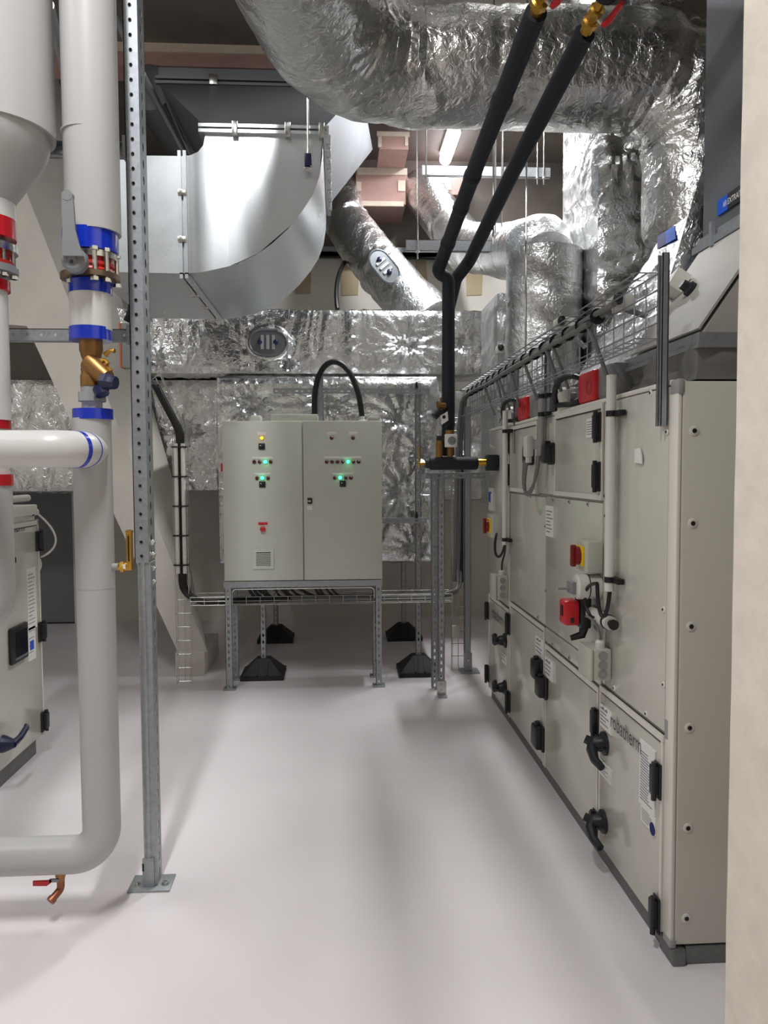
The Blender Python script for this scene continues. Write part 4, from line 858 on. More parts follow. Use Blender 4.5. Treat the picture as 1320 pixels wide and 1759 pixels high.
p = P(493, 624, Y=6.56); b = MB().lathe((p.x, 6.575, p.z+0.02), (0, 0, -1), [(0, 0.02), (0.05, 0.016), (0.06, 0.006)], 10); solo('hanger_cup', b, 'sheetd', 'small dark cup bracket under the hatch of the foil header duct', 'bracket')
b = MB().tube([P(497, 530, Y=6.5), P(493, 618, Y=6.5)], 0.004, 6); solo('hanger_wire', b, 'steel', 'thin steel wire hanging in front of the header duct by its hatch', 'wire')
# supports of the plenum: rubber feet with strut posts
def stand_foot(px, py, Y, ztop, label, solid=True):
    g = P(px, py, Z=0.0); x, y = g.x, Y
    t = thing('rubber_foot_support', label, 'support', (x, y, 0), 'rubber foot supports under the foil duct')
    b = MB(); w0, w1 = 0.165, 0.05
    b.hexa([(x-w0, y-w0, 0), (x+w0, y-w0, 0), (x+w0, y+w0, 0), (x-w0, y+w0, 0), (x-w0, y-w0, 0.035), (x+w0, y-w0, 0.035), (x+w0, y+w0, 0.035), (x-w0, y+w0, 0.035)])
    b.hexa([(x-w0+.01, y-w0+.01, 0.035), (x+w0-.01, y-w0+.01, 0.035), (x+w0-.01, y+w0-.01, 0.035), (x-w0+.01, y+w0-.01, 0.035), (x-w1, y-w1, 0.145), (x+w1, y-w1, 0.145), (x+w1, y+w1, 0.145), (x-w1, y+w1, 0.145)])
    for sx in (-1, 1): b.slab((x+sx*0.03, y-w0+0.01, 0.035), (sx*0.012, 0, 0), (0, 0.10, 0.10), 0.012, (0, -0.7, 0.7))
    obj('rubber_foot', b, 'rubber', t)
    b = MB(); strut(b, x, y-0.02, 0.14, ztop, 0.041, 0.041, 'F' if solid else 'FR', 0.05); obj('post', b, 'galv', t)
stand_foot(458, 1148, 6.02, 0.87, 'black rubber foot with strut post, front left under the cabinet')
stand_foot(714, 1142, 6.02, 2.28, 'black rubber foot with tall strut post, front right of the cabinet')
stand_foot(480, 1085, 7.30, 0.86, 'black rubber foot with strut post, rear left under the cabinet')
stand_foot(688, 1080, 7.30, 0.86, 'black rubber foot with strut post, rear right near the back wall')
for (px0, px1, py, lab) in ((470, 738, 668, 'strut rail across the top front of the foil plenum duct'), (560, 733, 891, 'strut rail across the foil plenum duct at mid height right of the cabinet')):
    a, c = P(px0, py, Y=5.985), P(px1, py, Y=5.985); b = MB(); b.box(a.x, c.x, 5.955, 5.998, a.z-0.003, a.z+0.002)
    b.holes(((a.x), 5.953, a.z-0.02), (0, 0, 1), (1, 0, 0), 0.04, c.x-a.x, 0.05, 0.006, 0.012, -0.003)
    o = solo('strut_rail', b, 'galv', lab, 'rail')
    q = P(716, py, Y=5.95); obj('bolt', MB().lathe((q.x, 5.95, a.z+0.0), (0, 0, 1), [(0, 0.012), (0.03, 0.012), (0.03, 0.007), (0.05, 0.007)], 8), 'black', o)
b = MB().tube(bez(P(580, 531, Y=6.9), P(574, 490, Y=7.0), P(582, 455, Y=7.3), P(604, 440, Y=7.6), 16), 0.02, 10)
solo('cable', b, 'cable', 'black cable curving up from the header duct to the wall rail', 'cable')
b = MB(); a, c = P(430, 436, Y=8.25), P(838, 434, Y=8.25)
b.box(a.x, c.x, 8.2, 8.34, a.z-0.02, a.z+0.02); b.box(a.x, c.x, 8.2, 8.21, a.z-0.02, a.z+0.07); solo('cable_channel', b, 'galv', 'long grey cable channel along the back wall above the tan patches', 'channel')
bundle('cable_bundle', 'black cables slung under the cable channel on the back wall', 'cables', [([(a.x, 8.18+0.02*k, a.z-0.04+.008*k), (c.x, 8.18+0.02*k, a.z-0.045+.008*k)], 0.014) for k in range(3)], 'cable')

# trapeze hangers
def trapeze(px0, px1, py, Y, rods, lab):
    a, c = P(px0, py, Y=Y), P(px1, py, Y=Y); t = thing('trapeze_hanger', lab, 'hanger', ((a.x+c.x)/2, Y, a.z))
    b = MB(); b.box(a.x, c.x, Y, Y+0.003, a.z-0.04, a.z+0.04); b.box(a.x, c.x, Y, Y+0.041, a.z+0.037, a.z+0.04); b.box(a.x, c.x, Y, Y+0.041, a.z-0.04, a.z-0.037); obj('channel', b, 'galv', t)
    for px in rods:
        x = P(px, py, Y=Y+0.02).x; b = MB().cyl((x, Y-0.006, a.z-0.10), (x, Y-0.006, 4.9), 0.006, n=8); b.lathe((x, Y-0.006, a.z-0.055), (0, 0, 1), [(0, 0.016), (0.014, 0.016)], 6); obj('threaded_rod', b, 'steel', t)
trapeze(726, 946, 292, 6.3, (732, 863, 922, 933), 'upper galvanised trapeze rail below the lit batten')
trapeze(698, 866, 421, 5.7, (717, 850, 861), 'lower galvanised trapeze rail crossed by the black pipes')
for (px, y0, y1, lab) in ((904, 300, 640, 'long thin threaded rod in front of the foil drop'), (848, 305, 420, 'thin threaded rod between the two trapeze rails')):
    x = P(px, (y0+y1)/2, Y=4.72).x; zz = P(px, y1, Y=4.72).z
    solo('threaded_rod', MB().cyl((x, 4.72, zz), (x, 4.72, 4.9), 0.006, n=8), 'steel', lab, 'rod')

# lit batten on the ceiling
a, c = P(771, 272, Z=4.84), P(775, 228, Z=4.84); xm = (a.x+c.x)/2
t = thing('batten_lamp', 'lit white batten lamp on the dark ceiling above the black pipes', 'lamp', (xm, (a.y+c.y)/2, 4.83))
obj('housing', MB().box(xm-0.07, xm+0.07, a.y-0.02, c.y+0.02, 4.865, 4.9, 0.008), 'white', t)
obj('diffuser', MB().tube([(xm, a.y, 4.835), (xm, a.y+0.02, 4.835), (xm, c.y-0.02, 4.835), (xm, c.y, 4.835)], [0.04, 0.06, 0.06, 0.04], 16), 'tube', t)

# ================================================================== GALVANISED RECTANGULAR DUCT ELBOW
Y0, Y1 = 4.5, 5.83
out = [(150, 466), (320, 470), (350, 467), (400, 456), (440, 438), (468, 418), (495, 393), (520, 362), (538, 334), (549, 303), (554, 268), (555, 229)]
top = [(150, 266), (312, 268), (326, 267), (340, 261), (349, 250), (353, 229)]
SD = thing('sheet_metal_duct', 'bare galvanised duct elbow turning from horizontal to upright, upper left', 'duct', (-0.8, 5.1, 2.75))
def W(p, Y=Y0): return P(p[0], p[1], Y=Y0) if Y == Y0 else V((P(p[0], p[1], Y=Y0).x, Y, P(p[0], p[1], Y=Y0).z))
b = MB()
xs = [150, 210, 262, 312, 326, 340, 349, 353, 393, 443, 500, 520, 538, 549, 555]
def interp(pl, x):
    for (xa, ya), (xb_, yb) in zip(pl, pl[1:]):
        if xa <= x <= xb_: return ya+(yb-ya)*((x-xa)/(xb_-xa) if xb_ > xa else 0)
    return pl[-1][1]
tl = top + [(555, 228.5)]; ol = out
fold = {150: 0, 210: .002, 262: 0, 312: .0, 326: 0, 340: 0, 349: 0, 353: .0, 393: .0022, 443: 0, 500: .0022, 520: .0015, 538: .001, 549: 0, 555: 0}
for xa, xb_ in zip(xs, xs[1:]):
    q = [W((xa, interp(ol, xa))), W((xb_, interp(ol, xb_))), W((xb_, interp(tl, xb_))), W((xa, interp(tl, xa)))]
    for v, k_ in zip(q, (xa, xb_, xb_, xa)): v.y += fold[k_]
    b.add(q, [(0, 1, 2, 3)])
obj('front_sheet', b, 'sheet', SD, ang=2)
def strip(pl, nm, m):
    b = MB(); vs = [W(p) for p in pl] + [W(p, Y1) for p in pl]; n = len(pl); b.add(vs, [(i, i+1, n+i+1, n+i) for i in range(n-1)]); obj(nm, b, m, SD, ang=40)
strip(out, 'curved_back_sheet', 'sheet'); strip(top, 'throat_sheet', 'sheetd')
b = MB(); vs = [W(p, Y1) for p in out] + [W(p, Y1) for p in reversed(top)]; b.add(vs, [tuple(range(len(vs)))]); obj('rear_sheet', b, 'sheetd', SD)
# flanges: around the horizontal leg and the upright mouth
def bar(b, p, q, r): b.slab(p+V((-r, -0.022, -r)), V((2*r, 0, 0)) if abs((q-p).x) < 0.3 else (q-p), (q-p) if abs((q-p).x) < 0.3 else V((0, 0, 2*r)), 0.03, (0, 1, 0))
b = MB()
for dx in (-4.5, 4.5):
    u, v = W((314+dx, 268)), W((316+dx, 470)); b.box(u.x-0.009, u.x+0.009, Y0-0.03, Y0+0.005, v.z-0.01, u.z+0.02); b.box(u.x-0.009, u.x+0.009, Y0-0.03, Y1+0.02, v.z-0.034, v.z-0.002)
obj('leg_flange', b, 'sheet', SD)
for (px, py) in ((315, 335), (315, 415)):
    u = W((px, py)); obj('flange_clamp', MB().box(u.x-0.024, u.x+0.024, Y0-0.042, Y0-0.02, u.z-0.012, u.z+0.02, 0.003), 'steel', SD)
for y in (4.85, 5.2, 5.6):
    u = W((315, 470)); obj('flange_clamp', MB().box(u.x-0.024, u.x+0.024, y, y+0.03, u.z-0.05, u.z-0.03, 0.003), 'steel', SD)
u, v = W((351, 229)), W((557, 229)); b = MB(); z_ = u.z
for dz in (-0.004, 0.026):
    b.box(u.x, v.x, Y0-0.03, Y0+0.004, z_+dz, z_+dz+0.018); b.box(v.x-0.004, v.x+0.028, Y0-0.03, Y1+0.03, z_+dz, z_+dz+0.018); b.box(u.x-0.028, u.x, Y0-0.03, Y1, z_+dz, z_+dz+0.018)
obj('mouth_flange', b, 'sheet', SD)
for px in (405, 495, 553):
    q = W((px, 229)); obj('flange_clamp', MB().box(q.x-0.016, q.x+0.016, Y0-0.045, Y0-0.02, z_-0.022, z_+0.055, 0.004), 'steel', SD)
for i in range(7):
    y = Y0+0.1+i*0.18; obj('flange_clamp', MB().box(v.x+0.012, v.x+0.036, y, y+0.05, z_-0.015, z_+0.05, 0.003), 'steel', SD)
x0, x1 = u.x, v.x; zt_ = P(273, 142, Y=5.8).z; xa, xb = P(273, 140, Y=5.8).x, 0.2
tp = [(xa, 5.8, zt_), (xb, 5.8, zt_), (0.34, 7.0, zt_+0.05), (xa, 7.0, zt_+0.05)]; bt = [(x0, Y0, z_+0.045), (x1, Y0, z_+0.045), (x1, Y1, z_+0.045), (x0, Y1, z_+0.045)]
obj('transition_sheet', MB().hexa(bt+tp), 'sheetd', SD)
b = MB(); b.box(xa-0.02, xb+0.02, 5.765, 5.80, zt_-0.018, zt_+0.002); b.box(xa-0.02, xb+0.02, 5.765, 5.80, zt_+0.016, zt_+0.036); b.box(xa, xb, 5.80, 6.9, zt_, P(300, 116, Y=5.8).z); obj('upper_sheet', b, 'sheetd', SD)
q = P(367, 135, Y=5.76); obj('flange_clamp', MB().box(q.x-0.03, q.x+0.03, 5.74, 5.775, zt_-0.03, zt_+0.045, 0.004), 'steel', SD)
# hanger rod in front of it
x = P(529, 220, Y=4.42).x; za = P(530, 275, Y=4.42).z
t = thing('duct_hanger_rod', 'thin threaded rod with a black clamp hanging before the galvanised elbow', 'hanger', (x, 4.42, za))
obj('threaded_rod', MB().cyl((x, 4.42, za), (x, 4.42, 4.9), 0.006, n=8), 'steel', t)
obj('clamp', MB().box(x-0.02, x+0.02, 4.395, 4.445, za-0.04, za+0.03, 0.005), 'navy', t)
obj('clamp_plate', MB().box(x-0.022, x+0.022, 4.40, 4.44, za-0.058, za-0.045, 0.002), 'steel', t)
# pipes in the dark above the duct leg
def ceil_pipe(p, q, r, m, lab, name='conduit'):
    solo(name, MB().tube([p, q], r, 12), m, lab, 'conduit')
ceil_pipe(P(245, 127, Z=4.3), P(322, 268, Z=4.3)+V((0, 1.0, 0)), 0.022, 'galv', 'grey conduit running back under the ceiling above the galvanised duct')
ceil_pipe(P(272, 140, Z=4.45), P(305, 222, Z=4.45)+V((0, 0.6, 0)), 0.012, 'galv', 'thin conduit under the ceiling beside the galvanised duct')
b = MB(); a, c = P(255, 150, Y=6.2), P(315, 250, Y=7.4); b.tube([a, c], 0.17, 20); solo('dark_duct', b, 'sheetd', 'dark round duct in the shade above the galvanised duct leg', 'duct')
ceil_pipe(P(84, 8, Y=4.6), P(112, 125, Y=5.4), 0.03, 'galv', 'slanting grey conduit between the two large pipes, top left')
ceil_pipe(P(199, 30, Y=5.6), P(236, 110, Y=5.6), 0.025, 'galv', 'slanting grey conduit right of the tall grey pipe, top left')
b = MB().tube([P(199, 438, Y=6.02), P(222, 506, Y=6.02)], 0.032, 12); solo('conduit', b, 'pvc', 'pale conduit slanting along the raking concrete beam', 'conduit')
b = MB().tube(bez(P(220, 500, Y=6.0), P(228, 525, Y=6.0), P(228, 530, Y=6.0), P(217, 552, Y=6.0)), 0.024, 10); solo('cable', b, 'cable', 'black cable end leaving the pale slanting conduit', 'cable')
a, c = P(211, 632, Y=5.95), P(236, 556, Y=5.95)
t = thing('raker_box', 'blue grey box with an orange edge on the raking beam behind the post', 'box', ((a.x+c.x)/2, 5.98, a.z))
obj('box_body', MB().box(a.x, c.x, 5.92, 6.04, a.z, c.z, 0.004), 'ahug', t); obj('orange_edge', MB().box(a.x-0.012, a.x, 5.915, 6.04, a.z, c.z), 'orangeb', t)

# ================================================================== LEFT AIR HANDLING UNIT
XL = -1.70
yf = P(70, 1080, X=XL).y
zt = P(69, 882, X=XL).z
L = thing('air_handling_unit', 'low cream air handling unit with a black touch screen, cut by the left edge', 'air handler', (-2.4, yf-0.9, 0))
obj('body', MB().box(-3.0, XL-0.01, 3.05, yf-0.01, 0.10, zt, 0.006), 'ahu', L)
obj('plinth', MB().box(-2.95, XL-0.03, 3.1, yf-0.04, 0, 0.10), 'plinth', L)
dl2 = obj('door', MB().box(XL-0.015, XL, yf-0.95, yf-0.008, 0.105, zt-0.035, 0.004), 'ahu', L)
b = MB(); b.box(XL-0.01, XL+0.004, yf-0.012, yf+0.004, 0.1, zt-0.03); b.box(XL-0.01, XL+0.004, yf-0.95, yf, zt-0.06, zt-0.035); obj('edge_profile', b, 'ahuw', dl2)
obj('gasket_line', MB().box(XL-0.005, XL+0.002, yf-0.95, yf-0.02, zt-0.066, zt-0.06), 'black', dl2)
b = MB(); b.box(-2.9, XL+0.01, 3.07, yf-0.02, zt, zt+0.055, 0.008); obj('top_lid', b, 'ahuw', L)
def lhinge(py):
    z = P(71, py, X=XL).z; y = yf; b = MB(); h = 0.06
    b.box(XL-0.002, XL+0.03, y-0.03, y+0.02, z-h*.75, z+h*.75, 0.006); b.box(XL-0.002, XL+0.012, y-0.04, y+0.025, z-h, z+h*.9, 0.004); b.cyl((XL+0.022, y-0.005, z-h), (XL+0.022, y-0.005, z+h*1.05), 0.009, n=10); obj('hinge', b, 'black', dl2)
lhinge(927); lhinge(1083); lhinge(1240)
a, c = P(14, 1110, X=XL), P(43, 1110, X=XL); zc0, zc1 = P(28, 1137, X=XL).z, P(28, 1073, X=XL).z
sc = obj('screen_frame', MB().box(XL-0.001, XL+0.022, a.y, c.y, zc0, zc1, 0.012), 'black', dl2)
w5 = (c.y-a.y); obj('screen_glass', MB().box(XL+0.0215, XL+0.024, a.y+w5*0.2, c.y-w5*0.1, zc0+0.035, zc1-0.03), 'screen', dl2)
obj('screen_rim', MB().box(XL+0.0215, XL+0.0235, a.y+w5*0.16, c.y-w5*0.06, zc0+0.02, zc0+0.028), 'greyv', dl2)
a, c = P(19, 930, X=XL), P(43, 930, X=XL); zz = P(30, 914, X=XL).z
pt = (c.y-a.y)/0.56; text('lettering', 'robatherm', 'letter', (XL+0.0012, c.y-pt, zz), (0, 1, 0), (0, 0, 1), pt, 0.065, dl2)
p = P(22, 963, X=XL); obj('key_lock', MB().box(XL-0.001, XL+0.012, p.y-0.02, p.y+0.02, p.z-0.014, p.z+0.016, 0.004), 'black', dl2)
def lstick(px0, px1, py0, py1, m='white', rows=6, up=0.0016):
    a, c = P(px0, (py0+py1)/2, X=XL), P(px1, (py0+py1)/2, X=XL); z1, z0 = P(px0, py0, X=XL).z, P(px1, py1, X=XL).z
    obj('sticker', MB().box(XL-0.001, XL+up, a.y, c.y, z0, z1), m, dl2)
    if rows:
        b = MB()
        for i in range(rows):
            z = z1-(z1-z0)*(0.1+0.85*i/rows); l = (c.y-a.y)*random.uniform(0.4, 0.8); b.box(XL+0.0016, XL+0.0022, a.y+0.01, a.y+0.01+l, z-0.004, z)
        obj('print_lines', b, 'print_', dl2)
lstick(47, 62, 977, 1077, rows=14); lstick(48, 61, 1080, 1130, rows=4); lstick(51, 57.5, 1102, 1114, 'lblue', 0, 0.003)
p = P(4, 1278, X=XL); b = MB(); b.lathe((XL, p.y, p.z), (1, 0, 0), [(0, 0.045), (0.012, 0.043), (0.05, 0.026), (0.065, 0.02)], 18)
b.tube([(XL+0.055, p.y-0.01, p.z), (XL+0.065, p.y+0.06, p.z+0.012), (XL+0.06, p.y+0.15, p.z+0.03), (XL+0.055, p.y+0.165, p.z+0.045)], [0.02, 0.017, 0.015, 0.01], 10); obj('handle', b, 'navy', dl2)
b = MB(); z_ = zt+0.09; b.tube([(XL-0.06, 3.1, z_), (XL-0.06, yf+0.02, z_)], 0.02, 12); solo('conduit', b, 'pvc', 'cream conduit lying along the top edge of the low left unit', 'conduit')
b = MB(); b.tube([(XL-0.02, 3.1, zt+0.01), (XL-0.02, yf+0.03, zt+0.01)], 0.02, 12); obj('front_conduit', b, 'pvc', L); b = MB().lathe((XL-0.02, yf-0.05, zt+0.01), (0, 1, 0), [(0, 0.023), (0.012, 0.023)], 12); obj('conduit_clip', b, 'tie', L)
b = MB().tube(bez((XL-0.02, yf+0.02, zt+0.01), (XL+0.1, yf+0.06, zt-0.10), (XL+0.12, yf+0.05, zt-0.2), (XL+0.0, yf+0.03, zt-0.25)), 0.006, 8); solo('cable_loop', b, 'pvc', 'thin white cable loop at the corner of the low left unit', 'cable')
b = MB().lathe((XL-0.06, yf+0.0, P(66, 970, X=XL).z), (0, 1, 0), [(0, 0.07), (0.02, 0.07), (0.03, 0.05)], 18); solo('round_cap', b, 'pvc', 'white round cap behind the edge of the low left unit', 'cap')

# ================================================================== LEFT PIPES
YP = 2.75
def S(px): return px*2.75/F_PX
def at(px, py, Y=YP): return P(px, py, Y=Y)
B = thing('blue_banded_riser', 'grey insulated riser pipe with blue bands, grey lever and bronze valve, at left', 'pipe', (-1.1, YP, 0.14))
def vseg(name, px, y0, y1, r, m, par=B, n=36, prof=None, Y=YP):
    a, c = at(px, y0, Y), at(px, y1, Y); x = at(px, (y0+y1)/2, Y).x
    return obj(name, MB().lathe((x, Y, c.z), (0, 0, 1), prof or [(0, S(r)), (a.z-c.z, S(r))], n), m, par)
def xz(px, py): p = at(px, py); return V((p.x, YP, p.z))
vseg('upper_jacket', 153.5, -190, 402, 44, 'pipe')
vseg('jacket_seam', 153.5, 231, 233, 44.3, 'pipe')
vseg('blue_band', 155.5, 400, 436, 44.6, 'blue')
vseg('upper_neck', 159, 434, 442, 31, 'greyv')
vseg('upper_flange', 160, 437, 448, 38, 'steel')
vseg('valve_wafer', 158, 448, 474, 34, 'redv', prof=[(0, S(34)), (S(5), S(36)), (S(10), S(33)), (S(13), S(36)), (S(18), S(36)), (S(20), S(31)), (S(26), S(31))])
vseg('lower_flange', 155.5, 473, 482, 47, 'ironring')
for (px, dy) in ((128, -0.04), (174, -0.075), (190, -0.05), (196, 0.03), (120, 0.03)):
    p0, p1 = at(px, 437), at(px, 488); b = MB().cyl((p0.x, YP+dy, p1.z), (p0.x, YP+dy, p0.z+0.015), 0.008, n=8); 
    for z in (p0.z, p1.z): b.lathe((p0.x, YP+dy, z-0.006), (0, 0, 1), [(0, 0.015), (0.012, 0.015)], 6)
    obj('flange_bolt', b, 'steel', B)
vseg('blue_band', 155.5, 484, 506, 34.6, 'blue'); vseg('mid_jacket', 156, 504, 568, 33.6, 'pipew'); vseg('blue_band', 156, 564, 586, 34.4, 'blue')
# lever
h = at(128, 447, YP-0.13); b = MB().lathe((h.x, YP-0.15, h.z), (0, 1, 0), [(0, 0.032), (0.012, 0.042), (0.04, 0.042), (0.045, 0.03), (0.09, 0.026)], 12); b.lathe((h.x, YP-0.158, h.z), (0, 1, 0), [(0, 0.012), (0.01, 0.016)], 10)
obj('lever_hub', b, 'greyv', B)
q0, q1, q2 = at(126, 440, YP-0.16), at(119, 395, YP-0.16), at(116, 336, YP-0.16)
b = MB(); pr = []
for (c_, w_) in ((q0, 0.034), (at(122, 420, YP-.16), 0.027), (q1, 0.020), (at(117, 360, YP-.16), 0.019), (q2, 0.017)):
    pr.append([(c_.x-w_, YP-0.165, c_.z), (c_.x+w_, YP-0.165, c_.z), (c_.x+w_*.9, YP-0.145, c_.z), (c_.x-w_*.9, YP-0.145, c_.z)])
for a_, b_ in zip(pr, pr[1:]): b.hexa(a_+b_)
b.cyl((q2.x, YP-0.166, q2.z), (q2.x, YP-0.144, q2.z), 0.0172, n=14); obj('lever_handle', b, 'greyv', B)
obj('lever_screw', MB().lathe((q0.x-0.004, YP-0.166, q0.z-0.018), (0, -1, 0), [(0, 0.007), (0.003, 0.006)], 8), 'black', B)
# bronze valve with strainer leg
p = xz(156.5, 600); x = p.x; z = lambda py: at(157, py).z
b = MB().lathe((x, YP, z(664)), (0, 0, 1), [(0, 0.038), (z(646)-z(664), 0.038), (z(642)-z(664), 0.034), (z(634)-z(664), 0.036), (z(622)-z(664), 0.026), (z(612)-z(664), 0.034), (z(606)-z(664), 0.036), (z(603)-z(664), 0.039), (z(586)-z(664), 0.039)], 8 if False else 24)
b.tube([(x-0.005, YP-0.01, z(622)), (x+0.045, YP-0.03, z(645)), (x+0.065, YP-0.04, z(652))], [0.034, 0.034, 0.028], 16); obj('bronze_valve', b, 'bronze', B)
b = MB(); 
for (a1, a2) in (((185, 612), (203, 606)), ((183, 632), (197, 640)), ((180, 622), (192, 628))): b.tube([xz(*a1)+V((0, -0.03, 0)), xz((a1[0]+a2[0])/2, (a1[1]+a2[1])/2-4)+V((0, -0.035, 0)), xz(*a2)+V((0, -0.04, 0))], [0.011, 0.006, 0.008], 8)
obj('test_point', b, 'brass', B)
c1 = xz(184, 658)+V((0, -0.05, 0)); b = MB().lathe(c1, (0.75, -0.2, -0.1), [(0, 0.03), (0.02, 0.032), (0.03, 0.024), (0.05, 0.022)], 8); b.lathe(c1+V((-0.01, 0, -0.02)), (0.3, -0.2, -0.7), [(0, 0.026), (0.03, 0.024)], 8); obj('navy_cap', b, 'navy', B)
vseg('union_nut', 158, 662, 676, 17.5, 'ahug', n=16); vseg('union_nut', 158.5, 674, 690, 23, 'ahug', n=8); vseg('union_neck', 158.5, 688, 704, 16.5, 'pipe')
vseg('blue_band', 160, 703, 721, 32.6, 'blue')
# lower jacket with bottom bend leaving to the left
p0, p1 = at(166, 719), at(171, 1466); zb = p1.z
xlo = at(167, 1100).x
pts = fillet([(xlo, YP, p0.z), (xlo, YP, zb), (-2.2, YP, zb)], 0.10, 12)
b = MB().tube(resample(pts, 0.06), 0.0655, 36); obj('lower_jacket', b, 'pipe', B)
obj('jacket_seam', MB().lathe((xlo, YP, at(167, 1009).z), (0, 0, 1), [(0, 0.0662), (0.004, 0.0662)], 36), 'pipe', B)
# cross pipe that bends into the riser
zc = at(100, 771, YP-0.2).z; yc = YP-0.19
pts = fillet([(-2.2, yc, zc), (xlo+0.0, yc, zc), (xlo+0.0, YP+0.02, zc)], 0.10, 14)
obj('branch_jacket', MB().tube(resample(pts, 0.05), 0.061, 36), 'pipew', B)
q = at(146, 771, yc); i0 = min(range(len(pts)), key=lambda i: (pts[i]-V((q.x, yc, zc))).length); 
def band(i, w_, r, m):
    i = min(i, len(pts)-2)
    a = pts[i]; d = (pts[min(i+1, len(pts)-1)]-pts[i-1]).normalized(); obj('blue_band', MB().lathe(a-d*w_/2, d, [(0, r), (w_, r)], 36), m, B)
band(i0+2, 0.016, 0.0622, 'blue'); band(i0+9, 0.008, 0.0622, 'blue')
# thermometer
a, c = at(193, 973), at(208, 973); e = at(225, 910)
obj('thermometer_socket', MB().cyl((xlo+0.05, YP-0.01, a.z), (c.x, YP-0.01, a.z), 0.0125, n=14), 'ahug', B)
b = MB().cyl((c.x-0.006, YP-0.01, a.z), (at(228, 973).x, YP-0.01, a.z), 0.014, n=10); b.lathe((c.x+0.002, YP-0.01, a.z), (1, 0, 0), [(0, 0.02), (0.012, 0.02)], 6); b.box(at(219.5, 940).x, at(229, 940).x, YP-0.025, YP+0.006, a.z-0.012, e.z, 0.004); b.box(at(219, 940).x, at(229.5, 940).x, YP-0.026, YP+0.007, e.z-0.012, e.z, 0.003)
th = obj('brass_thermometer', b, 'brass', B); obj('scale_slot', MB().box(at(223, 940).x, at(225.5, 940).x, YP-0.0262, YP-0.024, a.z+0.02, e.z-0.02), 'black', th); obj('white_tag', MB().box(at(213, 970).x, at(219, 970).x, YP-0.0262, YP-0.022, a.z-0.006, a.z+0.01), 'white', th)
# drain valve
a = at(104, 1500); dv = a.x
b = MB().lathe((dv, YP, zb-0.10), (0, 0, 1), [(0, 0.013), (0.02, 0.015), (0.022, 0.018), (0.035, 0.018), (0.037, 0.014), (0.06, 0.014)], 10); d1 = obj('drain_valve', b, 'bronze', B)
obj('drain_elbow', MB().tube(fillet([(dv, YP, zb-0.095), (dv, YP, zb-0.125), (dv-0.02, YP-0.03, zb-0.145)], 0.02, 5), 0.0135, 12), 'copper', B)
obj('drain_mouth', MB().lathe((dv-0.018, YP-0.027, zb-0.143), (-0.02, -0.03, -0.02), [(0, 0.016), (0.014, 0.016), (0.014, 0.009), (0.01, 0.001)], 14), 'copper', B)
b = MB(); l0 = at(92, 1511); b.hexa([(at(60, 1512).x, YP-0.02, at(60, 1517).z), (at(84, 1512).x, YP-0.02, at(84, 1517).z), (at(92, 1512).x, YP-0.02, at(92, 1511).z), (at(60, 1512).x, YP-0.014, at(60, 1516).z), (at(60, 1512).x, YP-0.02, at(60, 1509).z), (at(84, 1512).x, YP-0.02, at(84, 1509).z), (at(92, 1512).x, YP-0.02, at(92, 1506).z), (at(60, 1512).x, YP-0.014, at(60, 1509).z)])
obj('red_lever', b, 'redp', B); obj('lever_arm', MB().box(at(88, 1510).x, dv, YP-0.02, YP-0.012, at(90, 1511).z, at(90, 1506).z), 'greyv', B)

R = thing('red_banded_riser', 'large grey insulated riser with red bands and red valve, cut by the left edge', 'pipe', (-1.45, YP, 0.8))
XR = -24
vseg('wide_jacket', XR, -190, 231, 100, 'pipe', R)
a, c = at(XR, 231), at(XR, 348); H = a.z-c.z
vseg('cone_jacket', XR, 231, 348, 99, 'pipe', R, prof=[(0, S(43)), (H*0.06, S(46)), (H*0.3, S(64)), (H*0.6, S(86)), (H*0.8, S(96)), (H*0.93, S(99.5)), (H, S(100))])
vseg('jacket_seam', XR, 230, 232.5, 100.5, 'pipe', R)
vseg('neck_jacket', XR, 346, 380, 44.5, 'pipew', R); vseg('red_band', XR, 377, 411, 45.6, 'red', R)
vseg('upper_flange', XR, 421, 434, 48, 'steel', R); vseg('upper_neck', XR, 409, 424, 30, 'greyv', R)
vseg('valve_wafer', XR, 434, 456, 40, 'redv', R, prof=[(0, S(42)), (S(5), S(43)), (S(8), S(36)), (S(16), S(36)), (S(18), S(40)), (S(22), S(38))])
vseg('lower_flange', XR, 458, 470, 49, 'greyv', R)
for (px, dy) in ((12, -0.03), (6, -0.055), (18, 0.02)):
    p0, p1 = at(px, 420), at(px, 478); b = MB().cyl((p0.x, YP+dy, p1.z), (p0.x, YP+dy, p0.z), 0.008, n=8); b.lathe((p0.x, YP+dy, p1.z), (0, 0, 1), [(0, 0.014), (0.012, 0.014)], 6); b.lathe((p0.x, YP+dy, p0.z-.012), (0, 0, 1), [(0, 0.014), (0.012, 0.014)], 6); obj('flange_bolt', b, 'steel', R)
vseg('red_band', XR, 482, 500, 36.6, 'red', R); vseg('mid_jacket', XR, 498, 722, 35.6, 'pipew', R); vseg('red_band', XR, 718, 737, 38, 'red', R)
vseg('lower_neck', XR, 735, 818, 34, 'pipew', R); vseg('red_band', XR, 815, 834, 41.5, 'red', R)
p0 = at(XR, 832); xr = at(XR, 900).x; pts = fillet([(xr, YP, p0.z), (xr, YP, at(XR, 1062).z), (xr-0.6, YP, at(XR, 1062).z)], 0.09, 10)
obj('lower_jacket', MB().tube(resample(pts, 0.05), 0.087, 36), 'pipe', R)

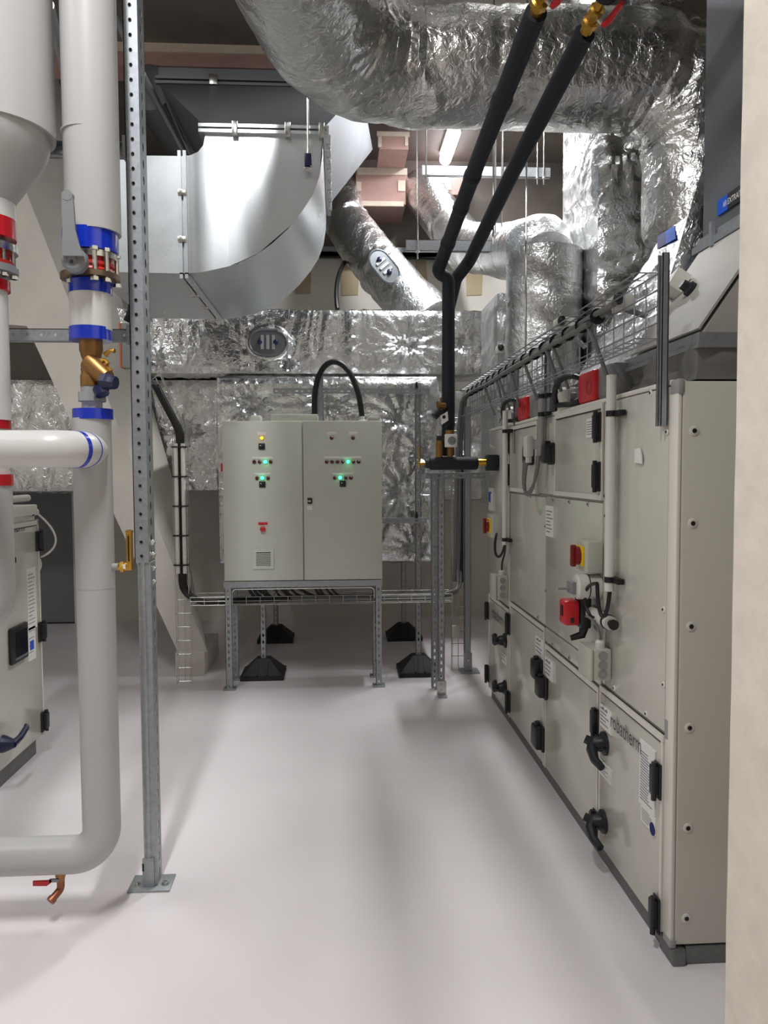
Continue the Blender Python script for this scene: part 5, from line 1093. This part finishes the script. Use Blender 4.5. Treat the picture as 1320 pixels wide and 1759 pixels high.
# ================================================================== PERFORATED POST AND ITS RAILS
YQ = 2.93
PO = thing('strut_post', 'tall perforated galvanised post bolted to the floor beside the blue banded riser', 'post', (-0.74, YQ, 0))
xu = P(233, 480, Y=YQ).x; zj = P(250, 967, Y=YQ).z
b = MB(); b.holes((xu, YQ, zj), (1, 0, 0), (0, 0, 1), 0.052, 4.9-zj, 0.0525, 0.0062, 0.0062, -0.003)
b.holes((xu+0.026, YQ+0.05, zj), (0, 1, 0), (0, 0, 1), 0.10, 4.9-zj, 0.06, 0.012, 0.018, 0.003); b.box(xu-0.026, xu-0.023, YQ, YQ+0.1, zj, 4.9); b.box(xu-0.026, xu-0.006, YQ+0.097, YQ+0.1, zj, 4.9); b.box(xu+.006, xu+0.026, YQ+0.097, YQ+0.1, zj, 4.9)
obj('upper_strut', b, 'galv', PO)
xd = P(254, 1240, Y=YQ).x; b = MB()
b.box(xd-0.022, xd+0.022, YQ+0.005, YQ+0.008, 0.012, zj, 0.0); b.cyl((xd-0.008, YQ+0.012, 0.012), (xd-0.008, YQ+0.012, zj), 0.013, n=12); b.box(xd-0.026, xd-0.022, YQ+0.004, YQ+0.09, 0.012, zj)
b.holes((xd+0.022, YQ+0.045, 0.012), (0, 1, 0), (0, 0, 1), 0.075, zj-0.012, 0.06, 0.010, 0.02, 0.003); obj('lower_strut', b, 'galv', PO)
for py in (932, 953, 977, 1000):
    p = P(262, py, Y=YQ+0.05); b = MB().lathe((xu+0.026, YQ+0.05, p.z), (1, 0, 0), [(0, 0.012), (0.009, 0.011), (0.01, 0.006), (0.014, 0.006)], 8); obj('side_bolt', b, 'steel', PO)
b = MB(); b.box(xd-0.085, xd+0.075, YQ-0.03, YQ+0.09, 0, 0.008, 0.001); obj('base_plate', b, 'galv', PO)
b = MB().box(xd-0.032, xd+0.012, YQ-0.003, YQ+0.005, 0.008, 0.12, 0.001); b.box(xd-0.034, xd-0.026, YQ-0.003, YQ+0.05, 0.07, 0.10); obj('base_bracket', b, 'galv', PO)
for dx in (-0.058, 0.05): obj('anchor_bolt', MB().lathe((xd+dx, YQ+0.015, 0.008), (0, 0, 1), [(0, 0.014), (0.004, 0.014), (0.004, 0.009), (0.012, 0.008)], 10), 'steel', PO)
def rail(py, h, x0px, lab, holes=True, dark=False):
    z = P(120, py, Y=YQ+0.03).z; x0, x1 = P(x0px, py, Y=YQ+.03).x, xu-0.026
    t = thing('strut_rail', lab, 'rail', ((x0+x1)/2, YQ+0.03, z))
    b = MB()
    if holes:
        b.holes((x0, YQ+0.02, z), (0, 0, 1), (1, 0, 0), h, x1-x0, 0.05, 0.0062, 0.0062, -0.003)
    else: b.box(x0, x1, YQ+0.055, YQ+0.06, z-h/2, z+h/2)
    b.box(x0, x1, YQ+0.02, YQ+0.06, z+h/2-0.003, z+h/2); b.box(x0, x1, YQ+0.02, YQ+0.06, z-h/2, z-h/2+0.003); b.box(x0, x1, YQ+0.018, YQ+0.024, z-h/2, z-h/2+0.012)
    obj('channel', b, 'galv', t)
    b = MB().box(x1-0.012, x1+0.004, YQ+0.0, YQ+0.07, z-h*0.8, z+h*0.8); obj('end_bracket', b, 'galv', t); obj('splice_plate', MB().box(x0+0.0, x0+0.09, YQ+0.01, YQ+0.02, z-h*0.3, z+h*0.2), 'galv', t)
rail(576, 0.045, -60, 'perforated galvanised cross rail behind the bronze valve')
rail(255, 0.05, -60, 'plain galvanised cross rail behind the tall grey pipe near the top', False)

# blue stickers on the foil
def foil_label(o, u, v, lab):
    t = thing('duct_label', lab, 'label', V(o)); o, u, v = V(o), V(u), V(v); n = u.cross(v).normalized()
    obj('light_half', MB().slab(o+u*0.5, u*0.5, v, 0.004, n), 'lblue', t); obj('dark_half', MB().slab(o, u*0.5, v, 0.004, n), 'dblue', t)
def on_slope(px, py):
    o = V((1.28, 3.5, 2.03)); n = V((-0.85, 0, 0.5)).normalized(); d = P(px, py, Y=1.0)-CAMP; return CAMP + d*((o-CAMP).dot(n)/d.dot(n)) + n*0.02
a = on_slope(1136, 432); foil_label(a, on_slope(1168, 414)-a, on_slope(1136, 410)-a, 'blue sticker on the foil beside the extract duct')
a = P(961, 512, X=1.605); foil_label(a, P(980, 500, X=1.605)-a, P(961, 492, X=1.605)-a, 'small blue sticker on the side of the square foil riser')
